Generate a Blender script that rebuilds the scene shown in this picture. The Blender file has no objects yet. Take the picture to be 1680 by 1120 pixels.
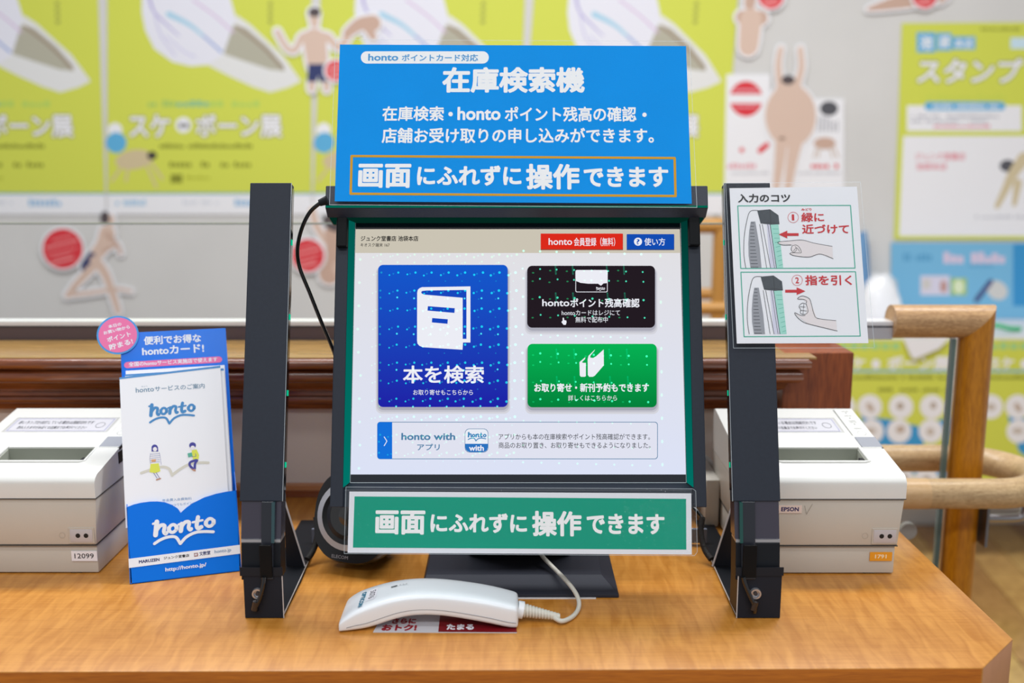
import bpy, bmesh, math, random
from mathutils import Vector
random.seed(4)
SC = bpy.context.scene
COL = SC.collection
# ---------------------------------------------------------------- camera, world, lights, exposure
F = 1650.0; TH = math.radians(10.2); CT = 0.75; HC = CT + 0.405
cd = bpy.data.cameras.new('camera'); cam = bpy.data.objects.new('camera', cd); COL.objects.link(cam)
cam.location = (0, 0, HC); cam.rotation_euler = (math.radians(90) - TH, 0, 0)
cd.sensor_width = 36; cd.lens = F / 1680 * 36; cd.clip_start = .02
cd.dof.use_dof = True; cd.dof.focus_distance = .945; cd.dof.aperture_fstop = 3.5
SC.camera = cam
wd = bpy.data.worlds.new('world'); SC.world = wd; wd.use_nodes = True
bg = wd.node_tree.nodes['Background']; bg.inputs[0].default_value = (.94, .965, 1, 1); bg.inputs[1].default_value = .40
def area(name, loc, sx, sy, power, col=(1, 1, 1)):
    l = bpy.data.lights.new(name, 'AREA'); l.shape = 'RECTANGLE'; l.size = sx; l.size_y = sy; l.energy = power; l.color = col
    o = bpy.data.objects.new(name, l); o.location = loc; COL.objects.link(o); return o
for lx in (-.72, .72):      # ceiling tube fittings in rows, some behind the camera
    area('ceiling_light', (lx, -1.25, 2.7), 1.38, .30, 20, (.96, .98, 1))
    area('ceiling_light', (lx, -.05, 2.7), 1.38, .22, 6, (.96, .98, 1))
    area('ceiling_light', (lx, 1.6, 2.7), 1.38, .30, 29, (.96, .98, 1))
SC.view_settings.view_transform = 'Standard'; SC.view_settings.look = 'None'
SC.view_settings.exposure = 0.0; SC.view_settings.gamma = 1; SC.view_settings.use_curve_mapping = False

# ---------------------------------------------------------------- pixel <-> place
def ray(px, py):
    x = (px - 840) / F; y = (560 - py) / F
    return Vector((x, math.cos(TH) + y * math.sin(TH), -math.sin(TH) + y * math.cos(TH)))
EYE = Vector((0, 0, HC))
def G(px, py, z=CT): r = ray(px, py); return EYE + r * ((z - HC) / r.z)
def D(px, py, d): r = ray(px, py); return EYE + r * (d / r.y)
class Plane:
    def __init__(s, O, ex, ey):
        s.O = Vector(O); s.ex = Vector(ex).normalized(); e = Vector(ey); s.ey = (e - s.ex * e.dot(s.ex)).normalized(); s.n = s.ex.cross(s.ey)
    def at(s, u, v, w=0): return s.O + s.ex * u + s.ey * v + s.n * w
    def uv(s, px, py):
        r = ray(px, py); p = EYE + r * ((s.O - EYE).dot(s.n) / r.dot(s.n)) - s.O
        return (p.dot(s.ex), p.dot(s.ey))
    def shift(s, w): return Plane(s.O + s.n * w, s.ex, s.ey)
def cv(ox, oy, k): return lambda *p: [(ox + p[i] / k, oy + p[i + 1] / k) for i in range(0, len(p), 2)]

# ---------------------------------------------------------------- materials
def lin(h):
    h = h.lstrip('#'); o = []
    for i in (0, 2, 4):
        c = int(h[i:i + 2], 16) / 255; o.append(c / 12.92 if c < .04045 else ((c + .055) / 1.055) ** 2.4)
    return (*o, 1)
MC = {}
def mat(h, rough=.5, metal=0, coat=0, spec=.5, bump=0, bscale=200, vary=0, vscale=6, coatrough=.05, cbump=0, trans=0, alpha=1):
    k = (h, rough, metal, coat, spec, bump, bscale, vary, vscale, coatrough, cbump, trans, alpha)
    if k in MC: return MC[k]
    m = bpy.data.materials.new('surface'); m.use_nodes = True; nt = m.node_tree; b = nt.nodes['Principled BSDF']
    b.inputs['Base Color'].default_value = lin(h); b.inputs['Roughness'].default_value = rough; b.inputs['Metallic'].default_value = metal
    b.inputs['Coat Weight'].default_value = coat; b.inputs['Coat Roughness'].default_value = coatrough
    b.inputs['Specular IOR Level'].default_value = spec; b.inputs['Transmission Weight'].default_value = trans; b.inputs['Alpha'].default_value = alpha
    tc = nt.nodes.new('ShaderNodeTexCoord')
    if bump or cbump:
        n = nt.nodes.new('ShaderNodeTexNoise'); n.inputs['Scale'].default_value = bscale; n.inputs['Detail'].default_value = 3
        nt.links.new(tc.outputs['Object'], n.inputs['Vector'])
        bp = nt.nodes.new('ShaderNodeBump'); bp.inputs['Strength'].default_value = bump or cbump; bp.inputs['Distance'].default_value = .001
        nt.links.new(n.outputs[0], bp.inputs['Height']); nt.links.new(bp.outputs[0], b.inputs['Coat Normal' if cbump else 'Normal'])
    if vary:
        n = nt.nodes.new('ShaderNodeTexNoise'); n.inputs['Scale'].default_value = vscale; n.inputs['Detail'].default_value = 4
        nt.links.new(tc.outputs['Object'], n.inputs['Vector'])
        mx = nt.nodes.new('ShaderNodeMix'); mx.data_type = 'RGBA'
        c = lin(h); mx.inputs[6].default_value = (c[0] * (1 - vary), c[1] * (1 - vary), c[2] * (1 - vary), 1)
        mx.inputs[7].default_value = (min(1, c[0] * (1 + vary)), min(1, c[1] * (1 + vary)), min(1, c[2] * (1 + vary)), 1)
        nt.links.new(n.outputs[0], mx.inputs[0]); nt.links.new(mx.outputs[2], b.inputs['Base Color'])
    MC[k] = m; return m
def emit(h, st=1.0, h2=None, add=False):
    k = ('e', h, st, h2, add)
    if k in MC: return MC[k]
    m = bpy.data.materials.new('emissive_colour'); m.use_nodes = True; nt = m.node_tree; nt.nodes.clear()
    o = nt.nodes.new('ShaderNodeOutputMaterial'); e = nt.nodes.new('ShaderNodeEmission'); e.inputs[0].default_value = lin(h); e.inputs[1].default_value = st
    if h2:
        tc = nt.nodes.new('ShaderNodeTexCoord'); sp = nt.nodes.new('ShaderNodeSeparateXYZ'); mx = nt.nodes.new('ShaderNodeMix'); mx.data_type = 'RGBA'
        mx.inputs[6].default_value = lin(h2); mx.inputs[7].default_value = lin(h)
        nt.links.new(tc.outputs['Generated'], sp.inputs[0]); nt.links.new(sp.outputs[2], mx.inputs[0]); nt.links.new(mx.outputs[2], e.inputs[0])
    if add:
        t = nt.nodes.new('ShaderNodeBsdfTransparent'); a = nt.nodes.new('ShaderNodeAddShader')
        nt.links.new(t.outputs[0], a.inputs[0]); nt.links.new(e.outputs[0], a.inputs[1]); nt.links.new(a.outputs[0], o.inputs[0])
    else: nt.links.new(e.outputs[0], o.inputs[0])
    MC[k] = m; return m
def clear(tint='#FFFFFF', gloss=.5, rough=.03, name='clear_film', haze=0, wrinkle=0):
    k = ('c', tint, gloss, rough, haze, wrinkle)
    if k in MC: return MC[k]
    m = bpy.data.materials.new(name); m.use_nodes = True; nt = m.node_tree; nt.nodes.clear()
    o = nt.nodes.new('ShaderNodeOutputMaterial'); t = nt.nodes.new('ShaderNodeBsdfTransparent'); t.inputs[0].default_value = lin(tint)
    g = nt.nodes.new('ShaderNodeBsdfGlossy'); g.inputs['Roughness'].default_value = rough
    if wrinkle:
        tc = nt.nodes.new('ShaderNodeTexCoord'); n = nt.nodes.new('ShaderNodeTexNoise'); n.inputs['Scale'].default_value = 260; n.inputs['Detail'].default_value = 4; n.inputs['Distortion'].default_value = 1.5
        n2 = nt.nodes.new('ShaderNodeTexNoise'); n2.inputs['Scale'].default_value = 9; rp = nt.nodes.new('ShaderNodeMapRange'); rp.inputs[1].default_value = .42; rp.inputs[2].default_value = .62
        nt.links.new(tc.outputs['Object'], n2.inputs['Vector']); nt.links.new(n2.outputs[0], rp.inputs[0])
        bp = nt.nodes.new('ShaderNodeBump'); bp.inputs['Distance'].default_value = wrinkle; nt.links.new(rp.outputs[0], bp.inputs['Strength'])
        nt.links.new(tc.outputs['Object'], n.inputs['Vector']); nt.links.new(n.outputs[0], bp.inputs['Height']); nt.links.new(bp.outputs[0], g.inputs['Normal'])
    fr = nt.nodes.new('ShaderNodeFresnel'); fr.inputs[0].default_value = 1.4
    mu = nt.nodes.new('ShaderNodeMath'); mu.operation = 'MULTIPLY'; mu.inputs[1].default_value = gloss
    mx = nt.nodes.new('ShaderNodeMixShader')
    ge = nt.nodes.new('ShaderNodeNewGeometry'); sb = nt.nodes.new('ShaderNodeMath'); sb.operation = 'SUBTRACT'; sb.inputs[0].default_value = 1; nt.links.new(ge.outputs['Backfacing'], sb.inputs[1])
    m0 = nt.nodes.new('ShaderNodeMath'); m0.operation = 'MULTIPLY'; nt.links.new(fr.outputs[0], m0.inputs[0]); nt.links.new(sb.outputs[0], m0.inputs[1])
    nt.links.new(m0.outputs[0], mu.inputs[0]); nt.links.new(mu.outputs[0], mx.inputs[0])
    if haze:
        df = nt.nodes.new('ShaderNodeBsdfDiffuse'); df.inputs[0].default_value = (.9, .9, .9, 1); m2 = nt.nodes.new('ShaderNodeMixShader'); m2.inputs[0].default_value = haze
        nt.links.new(t.outputs[0], m2.inputs[1]); nt.links.new(df.outputs[0], m2.inputs[2]); nt.links.new(m2.outputs[0], mx.inputs[1])
    else: nt.links.new(t.outputs[0], mx.inputs[1])
    nt.links.new(g.outputs[0], mx.inputs[2]); nt.links.new(mx.outputs[0], o.inputs[0])
    MC[k] = m; return m
def wood(h1, h2, scale=(1, 14, 14), freq=8, rough=.35, coat=.3, figure=0, dist=1.5, lines=.5, fig_rot=.5, name='wood'):
    m = bpy.data.materials.new(name); m.use_nodes = True; nt = m.node_tree; b = nt.nodes['Principled BSDF']; L = nt.links.new
    b.inputs['Roughness'].default_value = rough; b.inputs['Coat Weight'].default_value = coat; b.inputs['Coat Roughness'].default_value = .18
    tc = nt.nodes.new('ShaderNodeTexCoord'); mp = nt.nodes.new('ShaderNodeMapping'); mp.inputs['Scale'].default_value = scale
    L(tc.outputs['Object'], mp.inputs[0])
    n = nt.nodes.new('ShaderNodeTexNoise'); n.inputs['Scale'].default_value = freq; n.inputs['Detail'].default_value = 6; n.inputs['Distortion'].default_value = dist
    L(mp.outputs[0], n.inputs['Vector'])
    n2 = nt.nodes.new('ShaderNodeTexNoise'); n2.inputs['Scale'].default_value = freq * 7; n2.inputs['Detail'].default_value = 3
    L(mp.outputs[0], n2.inputs['Vector'])
    mm = nt.nodes.new('ShaderNodeMix'); mm.inputs[0].default_value = lines; L(n.outputs[0], mm.inputs[2]); L(n2.outputs[0], mm.inputs[3])
    fac = mm.outputs[0]
    if figure:
        mp2 = nt.nodes.new('ShaderNodeMapping'); mp2.inputs['Rotation'].default_value = (0, 0, fig_rot); mp2.inputs['Scale'].default_value = (46, 8, 8); L(tc.outputs['Object'], mp2.inputs[0])
        n3 = nt.nodes.new('ShaderNodeTexNoise'); n3.inputs['Scale'].default_value = 2.6; n3.inputs['Detail'].default_value = 2; n3.inputs['Distortion'].default_value = .6; L(mp2.outputs[0], n3.inputs['Vector'])
        m3 = nt.nodes.new('ShaderNodeMix'); m3.inputs[0].default_value = figure; L(fac, m3.inputs[2]); L(n3.outputs[0], m3.inputs[3]); fac = m3.outputs[0]
    r = nt.nodes.new('ShaderNodeValToRGB'); r.color_ramp.elements[0].position = .34; r.color_ramp.elements[1].position = .66
    r.color_ramp.elements[0].color = lin(h2); r.color_ramp.elements[1].color = lin(h1)
    L(fac, r.inputs[0]); L(r.outputs[0], b.inputs['Base Color'])
    return m

# ---------------------------------------------------------------- objects
def wloc(p):
    v = Vector((0, 0, 0))
    while p is not None: v += Vector(p.location); p = p.parent
    return v
def tag(o, label=None, cat=None, group=None, kind=None):
    if label: o['label'] = label
    if cat: o['category'] = cat
    if group: o['group'] = group
    if kind: o['kind'] = kind
    return o
def thing(name, loc, label, cat, group=None, kind=None):
    o = bpy.data.objects.new(name, None); o.location = loc; o.empty_display_size = .02; COL.objects.link(o)
    return tag(o, label, cat, group, kind)
class MB:
    def __init__(s): s.v = []; s.f = []; s.m = []; s.mats = []
    def add(s, vs, fs, m):
        if m not in s.mats: s.mats.append(m)
        i = s.mats.index(m); n = len(s.v); s.v += [Vector(v) for v in vs]; s.f += [tuple(n + k for k in f) for f in fs]; s.m += [i] * len(fs); return s
    def box(s, a, b, m):
        x0, y0, z0 = a; x1, y1, z1 = b
        return s.hexa([(x0, y0, z0), (x1, y0, z0), (x1, y1, z0), (x0, y1, z0), (x0, y0, z1), (x1, y0, z1), (x1, y1, z1), (x0, y1, z1)], m)
    def hexa(s, v, m): return s.add(v, [(3, 2, 1, 0), (4, 5, 6, 7), (0, 1, 5, 4), (1, 2, 6, 5), (2, 3, 7, 6), (3, 0, 4, 7)], m)
    def prism(s, pts, vec, m):
        n = len(pts); p = [Vector(q) for q in pts]; vec = Vector(vec)
        return s.add(p + [q + vec for q in p], [tuple(range(n))[::-1], tuple(range(n, 2 * n))] + [(i, (i + 1) % n, n + (i + 1) % n, n + i) for i in range(n)], m)
    def loft(s, rings, m, cap=True):
        n = len(rings[0]); v = [q for r in rings for q in r]; f = []
        for k in range(len(rings) - 1):
            for i in range(n): j = (i + 1) % n; f.append((k * n + i, k * n + j, k * n + n + j, k * n + n + i))
        if cap: f.append(tuple(range(n))[::-1]); f.append(tuple(range(len(v) - n, len(v))))
        return s.add(v, f, m)
    def tube(s, pts, r, m, seg=12, sub=6, cap=True):
        P = [Vector(p) for p in pts]
        if sub > 1 and len(P) > 2:
            Q = []
            for i in range(len(P) - 1):
                a = P[max(i - 1, 0)]; b = P[i]; c = P[i + 1]; d = P[min(i + 2, len(P) - 1)]
                for k in range(sub):
                    t = k / sub; Q.append(.5 * ((2 * b) + (c - a) * t + (2 * a - 5 * b + 4 * c - d) * t * t + (3 * b - a - 3 * c + d) * t ** 3))
            Q.append(P[-1])
        else: Q = P
        rings = []; up = None
        for i, q in enumerate(Q):
            t = (Q[min(i + 1, len(Q) - 1)] - Q[max(i - 1, 0)]).normalized()
            if up is None: up = Vector((0, 0, 1)) if abs(t.z) < .9 else Vector((0, 1, 0))
            u = (up - t * up.dot(t)).normalized(); up = u; w = t.cross(u)
            rr = r(i / (len(Q) - 1)) if callable(r) else r
            rings.append([q + (u * math.cos(a) + w * math.sin(a)) * rr for a in [2 * math.pi * k / seg for k in range(seg)]])
        return s.loft(rings, m, cap)
    def build(s, name, parent=None, bevel=0, smooth=False, seg=2, ang=.6, fix=True, **kw):
        me = bpy.data.meshes.new(name); o = bpy.data.objects.new(name, me)
        off = wloc(parent) if parent else (kw.pop('at', None) or Vector((0, 0, 0)))
        if not parent: o.location = off
        me.from_pydata([tuple(v - Vector(off)) for v in s.v], [], s.f)
        for m in s.mats: me.materials.append(m)
        me.polygons.foreach_set('material_index', s.m)
        if bevel or fix:
            bm = bmesh.new(); bm.from_mesh(me)
            if fix: bmesh.ops.recalc_face_normals(bm, faces=bm.faces)
            if bevel:
                es = [e for e in bm.edges if len(e.link_faces) == 2 and e.calc_face_angle(0) > ang]
                bmesh.ops.bevel(bm, geom=es, offset=bevel, segments=seg, affect='EDGES', profile=.5, clamp_overlap=True)
            bm.to_mesh(me); bm.free()
        if smooth:
            me.polygons.foreach_set('use_smooth', [True] * len(me.polygons)); me.set_sharp_from_angle(angle=.7)
        if parent: o.parent = parent
        COL.objects.link(o); tag(o, **kw); return o
def box(name, a, b, m, parent=None, bevel=0, **kw): return MB().box(a, b, m).build(name, parent, bevel, smooth=bevel > 0, **kw)
def copy_tree(o, parent=None, dx=(0, 0, 0)):
    c = o.copy(); COL.objects.link(c)
    if parent: c.parent = parent
    else: c.location = Vector(o.location) + Vector(dx)
    for ch in list(o.children): copy_tree(ch, c)
    return c

# ---------------------------------------------------------------- flat print
TXT = {}
def glyphs(s, res=3):
    if (s, res) in TXT: return TXT[(s, res)]
    c = bpy.data.curves.new('t', 'FONT'); c.body = s; c.resolution_u = res
    o = bpy.data.objects.new('t', c); me = bpy.data.meshes.new_from_object(o)
    v = [(q.co.x, q.co.y) for q in me.vertices]; f = [tuple(p.vertices) for p in me.polygons]
    bpy.data.objects.remove(o); bpy.data.curves.remove(c); bpy.data.meshes.remove(me)
    TXT[(s, res)] = (v, f); return v, f
class Print:
    def __init__(s, pl, parent, w0=.0001): s.pl = pl; s.parent = parent; s.w = w0; s.mb = MB(); s.k = 0
    def U(s, pts): return [s.pl.uv(*p) for p in pts]
    def up(s): s.w += 1.8e-5; s.k = 0; return s
    def add(s, uv, faces, m):
        w = s.w + s.k * 1e-6; s.k = (s.k + 1) % 14
        s.mb.add([s.pl.at(a, b, w) for a, b in uv], faces, m)
    def poly(s, pts, m, raw=False):
        uv = pts if raw else s.U(pts); s.add(uv, [tuple(range(len(uv)))], m); return s
    def rect(s, x0, y0, x1, y1, m): return s.poly([(x0, y1), (x1, y1), (x1, y0), (x0, y0)], m)
    def rrect(s, x0, y0, x1, y1, r, m):
        p = []
        for cx, cy, a in ((x1 - r, y0 + r, 0), (x0 + r, y0 + r, 90), (x0 + r, y1 - r, 180), (x1 - r, y1 - r, 270)):
            for k in range(7): t = math.radians(a + k * 15); p.append((cx + r * math.cos(t), cy - r * math.sin(t)))
        return s.poly(p, m)
    def ell(s, cx, cy, rx, ry, m, n=28, rot=0):
        c, d = math.cos(rot), math.sin(rot)
        return s.poly([(cx + rx * math.cos(t) * c + ry * math.sin(t) * d, cy + rx * math.cos(t) * d - ry * math.sin(t) * c) for t in [2 * math.pi * k / n for k in range(n)]], m)
    def ring(s, cx, cy, rx, ry, wd, m, n=28):
        return s.line([(cx + rx * math.cos(2 * math.pi * k / n), cy + ry * math.sin(2 * math.pi * k / n)) for k in range(n + 1)], wd, m)
    def line(s, pts, wd, m, close=False, smooth=False, w2=None):
        P = [Vector(p) for p in pts]
        if close: P.append(P[0])
        if smooth and len(P) > 2:
            Q = []
            for i in range(len(P) - 1):
                a = P[max(i - 1, 0)]; b = P[i]; c = P[i + 1]; d = P[min(i + 2, len(P) - 1)]
                for k in range(5):
                    t = k / 5; Q.append(.5 * ((2 * b) + (c - a) * t + (2 * a - 5 * b + 4 * c - d) * t * t + (3 * b - a - 3 * c + d) * t ** 3))
            P = Q + [P[-1]]
        U = [Vector(q) for q in s.U(P)]
        sc = (Vector(s.pl.uv(P[0][0] + 5, P[0][1])) - Vector(s.pl.uv(*P[0]))).length / 5
        n = len(U); nseg = 10 if wd > 2 else 6
        for i in range(n):
            r = wd * sc / 2 if w2 is None else sc / 2 * (wd + (w2 - wd) * i / (n - 1))
            if wd > 1.2 or w2: s.add([(U[i].x + r * math.cos(t), U[i].y + r * math.sin(t)) for t in [2 * math.pi * k / nseg for k in range(nseg)]], [tuple(range(nseg))], m)
            if i < n - 1:
                r2 = r if w2 is None else sc / 2 * (wd + (w2 - wd) * (i + 1) / (n - 1))
                d = U[i + 1] - U[i]
                if d.length < 1e-9: continue
                q = Vector((-d.y, d.x)).normalized()
                s.add([tuple(U[i] - q * r), tuple(U[i + 1] - q * r2), tuple(U[i + 1] + q * r2), tuple(U[i] + q * r)], [(0, 1, 2, 3)], m)
        return s
    def text(s, t, x0, y0, x1, y1, m, bold=0, n=8, res=3):
        """ink box: (x0,y0) bottom left, (x1,y1) top right, in the plane"""
        v, f = glyphs(t, res); xs = [p[0] for p in v]; ys = [p[1] for p in v]
        a, b, c, d = min(xs) - bold, max(xs) + bold, min(ys) - bold, max(ys) + bold
        (u0, v0), (u1, v1) = s.U([(x0, y0), (x1, y1)]); sx = (u1 - u0) / (b - a); sy = (v1 - v0) / (d - c)
        offs = [(0, 0)] if not bold else [(bold * math.cos(2 * math.pi * k / n), bold * math.sin(2 * math.pi * k / n)) for k in range(n)] + [(0, 0)]
        for ox, oy in offs: s.add([(u0 + (p[0] + ox - a) * sx, v0 + (p[1] + oy - c) * sy) for p in v], f, m)
        return s
    def dashes(s, x0, y0, x1, y1, n, m, gap=.25):
        """print too far away to be read"""
        st = (x1 - x0) / n
        for i in range(n):
            if random.random() < .1: continue
            h = (y1 - y0) * random.uniform(.55, 1); s.rect(x0 + st * i, y1 - h, x0 + st * (i + 1 - gap), y1, m)
        return s
    def logo(s, x0, y0, x1, y1, m, under=True):
        fx = lambda x, y: (x0 + (x - 200) / 436 * (x1 - x0), y0 + (y - 636) / 200 * (y1 - y0)); k = (x1 - x0) / 436 * 1.22
        def ln(p, w, w2=None): s.line([fx(p[i], p[i + 1]) for i in range(0, len(p), 2)], w * k, m, smooth=len(p) > 4, w2=w2 and w2 * k)
        ln((212, 658, 236, 652), 13); ln((238, 648, 229, 738), 27); ln((236, 706, 262, 678, 290, 684, 286, 722, 296, 739, 304, 735), 22)
        for cx in (346, 598):
            for q in range(17):
                pass
            s.line([fx(cx + 25 * math.cos(2 * math.pi * q / 20), 712 + 26 * math.sin(2 * math.pi * q / 20)) for q in range(21)], 19 * k, m)
            ln((cx - 26, 704, cx - 26, 720), 23); ln((cx + 26, 704, cx + 26, 720), 23)
        ln((384, 692, 402, 686), 12); ln((408, 690, 401, 738), 25); ln((408, 706, 432, 682, 458, 688, 454, 722, 464, 740, 472, 735), 21)
        ln((482, 692, 548, 688), 13); ln((518, 662, 509, 715, 518, 739, 541, 733), 23)
        if under: ln((222, 796, 265, 775, 320, 765, 368, 776, 396, 822), 17); ln((398, 824, 440, 785, 500, 765, 560, 768, 622, 780), 17)
        return s
    def done(s, name, **kw):
        if name in ('small_print', 'tear_teeth'): kw['kind'] = 'stuff'
        o = s.mb.build(name, s.parent, fix=False, **kw); s.mb = MB(); s.up(); return o

# ================================================================ SETTING
WALL_Y = 3.1
W_WALL = mat('#DAD8D5', .75, vary=.06, vscale=5)
PLANK = [wood('#D8AC68', '#A87C44', (1, 1, 1), 5, .28, .4, name='floor_wood'), wood('#C2935A', '#926636', (1, 1, 1), 6, .28, .4, name='floor_wood'), wood('#E0B870', '#B0884C', (1, 1, 1), 5, .28, .4, name='floor_wood')]
# floor: base and diagonal planks
fl = box('floor', (-2.2, -.6, -.03), (3.2, WALL_Y + .1, -.006), mat('#3A2A16', .6), kind='structure', label='dark sub floor under the wooden planks')
pa = G(1610, 930, 0); pb = G(1680, 1010, 0); dv = (pb - pa); dv.z = 0; dv.normalize(); nv = Vector((-dv.y, dv.x, 0))
for i in range(-18, 18):
    for j in range(-4, 4):
        w = .105; L = .9; o0 = pa + nv * (i * w) + dv * (j * L + (i * .37 % 1) * L)
        a = [o0 + nv * .0015 + dv * .002, o0 + nv * .0015 + dv * (L - .002), o0 + nv * (w - .0015) + dv * (L - .002), o0 + nv * (w - .0015) + dv * .002]
        c = sum(a, Vector()) / 4
        if not (-.2 < c.x < 2.6 and .4 < c.y < WALL_Y + .4): continue
        for q in a: q.z = -.006
        MB().prism(a, (0, 0, .006), PLANK[(i * 5 + j * 3) % 3]).build('plank', fl)
# far wall
wb = box('wall_back', (-2.2, WALL_Y, -.006), (3.2, WALL_Y + .1, 2.8), W_WALL, kind='structure', label='pale grey wall behind the posters')
for x in (-1.62, .62, 1.9): box('panel_joint', (x, WALL_Y - .003, 0), (x + .012, WALL_Y + .001, 2.8), mat('#9A9890', .7), wb)

# partition behind the counter
BY = 1.19
MAH = wood('#8C4C26', '#5A2812', (1, 12, 12), 5, .22, .6, name='mahogany')
MAHV = wood('#A0501E', '#74320A', (10, 10, 1), 7, .35, .15, name='mahogany')
part = thing('wall_partition', (-.1, BY, 0), 'low mahogany and beige partition wall behind the counter', None, kind='structure')
box('beige_panel', (-1.0, BY, .0), (.35, 1.26, CT + .12), mat('#CFC2B8', .8, bump=.25, bscale=160), part)
def profile(name, pts, x0, x1, m, mitre=True):   # pts (y,z) ; end pulled back where it projects less
    y0 = min(p[0] for p in pts)
    A = [Vector((x0, y, z)) for y, z in pts]; B = [Vector((x1 - (y - y0) * (1 if mitre else 0), y, z)) for y, z in pts]
    return MB().loft([A, B], m).build(name, part, smooth=True)
def arc(cy, cz, r, a0, a1, n=6): return [(cy + r * math.cos(math.radians(a0 + (a1 - a0) * k / n)), cz + r * math.sin(math.radians(a0 + (a1 - a0) * k / n))) for k in range(n + 1)]
T = CT + .18
profile('cornice', [(1.2, T)] + arc(1.137, T - .006, .006, 90, 270, 6) + [(1.141, T - .014)] + arc(1.146, T - .022, .008, 100, 260, 5)
        + [(1.152, T - .032), (1.156, T - .040), (1.166, T - .045), (1.166, T - .050)] + arc(1.176, T - .056, .006, 120, 270, 4) + [(1.18, T - .070), (1.2, T - .070)], -1.0, .345, MAH)
LEDGE = wood('#BC9352', '#A0783C', (1, 8, 8), 5, .25, .5, name='ledge_wood')
box('ledge_board', (-1.0, 1.14, T - .001), (.352, 1.262, T + .001), LEDGE, part)
box('end_post', (.322, 1.168, 0), (.405, 1.262, T + .0015), MAHV, part, .002)
box('baseboard', (-1.0, BY - .012, CT), (.34, BY, CT + .014), mat('#B0764C', .35), part)
box('baseboard_foot', (-1.0, BY - .014, CT - .001), (.34, BY, CT + .008), mat('#7A3E1E', .35), part)

# counter
ctr = thing('counter', (0, .95, 0), 'light cherry wood counter with a cut-off front right corner', 'counter')
CW = wood('#D08F3E', '#B67426', (1.2, 60, 40), 4, .3, .35, figure=.5, lines=.55, fig_rot=.35, name='counter_veneer'); CW.node_tree.nodes['Color Ramp'].color_ramp.elements[0].position = .39; CW.node_tree.nodes['Color Ramp'].color_ramp.elements[1].position = .60
CE = wood('#CC7410', '#A65600', (2, 50, 50), 5, .45, .05, name='counter_edge')
c1 = G(1613, 1095); c2 = G(1662, 1048); c0 = G(0, 1101.5); c0 = c1 + (c0 - c1) * 2.2
top = [c0, c1, c2, Vector((c2.x - .001, 1.176, CT)), Vector((c0.x, 1.176, CT))]
tb = MB().prism([q - Vector((0, 0, .045)) for q in top], (0, 0, .045), CW); tb.mats.append(CE); tb.mats.append(mat('#C9906A', .5, vary=.1, vscale=60))
o = tb.build('worktop', ctr, bevel=.0009, smooth=True)
for p in o.data.polygons:
    if p.normal.y < -.9 and p.area > .005: p.material_index = 1
    elif p.normal.x > .3 and p.normal.z < .3 and p.area > .001: p.material_index = 2 if p.normal.y < -.3 else 1
bp = [q - Vector((0, 0, .045)) + Vector((-.02 if q.x > 0 else 0, .02 if q.y < 1 else 0, 0)) for q in top]
MB().prism([Vector((q.x, q.y, 0.0)) for q in bp], (0, 0, CT - .045), CE).build('cabinet_body', ctr)

# glass guard with metal channel
GREEN_GLASS = clear('#FFFFFF', .25, .01, 'guard_glass')
gg = thing('glass_guard', (0, 1.265, 0), 'low clear glass guard standing in a grey metal channel on the partition', 'glass guard')
box('glass_pane', (-1.0, 1.266, T + .015), (.30, 1.272, CT + .326), GREEN_GLASS, gg)
box('glass_top_edge', (-1.0, 1.2655, CT + .326), (.30, 1.2725, CT + .328), mat('#9AA09C', .2), gg)
xr = .482
MB().box((-1.0, 1.257, T + .0015), (xr, 1.281, T + .017), mat('#6A6068', .38, .85)).box((-1.0, 1.2555, T + .0195), (xr, 1.2825, T + .0245), mat('#E4E4E8', .3, .2)).box((-1.0, 1.2555, T + .017), (xr, 1.2825, T + .0195), mat('#55555C', .35, .8)).build('metal_channel', gg)
box('painted_channel_sheen', (.406, 1.2555, T + .0016), (xr, 1.2568, T + .0168), mat('#B4B4BA', .4), gg)  # reflection on the channel's right end, painted as a paler plate
gl = thing('glass_screen', (.49, 1.265, 0), 'tall clear glass screen with a green edge left of the oak post', 'glass screen')
box('pane', (.41, 1.262, .03), (.5605, 1.268, T + .0015), GREEN_GLASS, gl)
box('pane_edge', (.5605, 1.2615, .03), (.5665, 1.2685, T + .0015), mat('#5E7470', .15, 0, .6, alpha=.92), gl)
# glass clamp
k0 = D(1487, 868, 1.25)
MB().tube([k0, k0 + Vector((0, -.008, 0))], .011, mat('#A8A8A4', .4, .3), 18, 1).build('glass_clamp', gl, smooth=True)

# oak handrail frame
OAK = wood('#D8AE7C', '#8C6238', (3, 22, 22), 9, .42, .25, lines=.6, name='oak')
OAKV = wood('#D08A14', '#A06000', (22, 22, 2), 6, .4, .15, lines=.5, name='oak_post')
hr = thing('handrail_frame', (.59, 1.265, 0), 'thick round oak handrail with a mitred corner and post at right', 'handrail')
rz = CT + .2035; R = .0212; px = .592
def cyl(o, ax, u, w, r, n=28): return [o + (u * math.cos(2 * math.pi * k / n) + w * math.sin(2 * math.pi * k / n)) * r for k in range(n)]
X, Y, Z = Vector((1, 0, 0)), Vector((0, 1, 0)), Vector((0, 0, 1))
ra = cyl(Vector((xr, 1.265, rz)), X, Z, Y, R); rb = []
for q in cyl(Vector((px, 1.265, rz)), X, Z, Y, R): rb.append(Vector((q.x + (q.z - rz), q.y, q.z)))
o = MB().loft([ra, rb], OAK).build('rail', hr, smooth=True)
rt = [Vector((q.x, q.y, rz + (q.x - px))) for q in cyl(Vector((px, 1.265, rz)), Z, X, Y, R)]
rl = cyl(Vector((px, 1.265, 0)), Z, X, Y, R)
MB().loft([rl, rt], OAKV).build('post', hr, smooth=True)
box('rail_slot', (xr - .0012, 1.258, rz - .021), (xr + .001, 1.276, rz - .001), mat('#6E5436', .6), hr)
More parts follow.
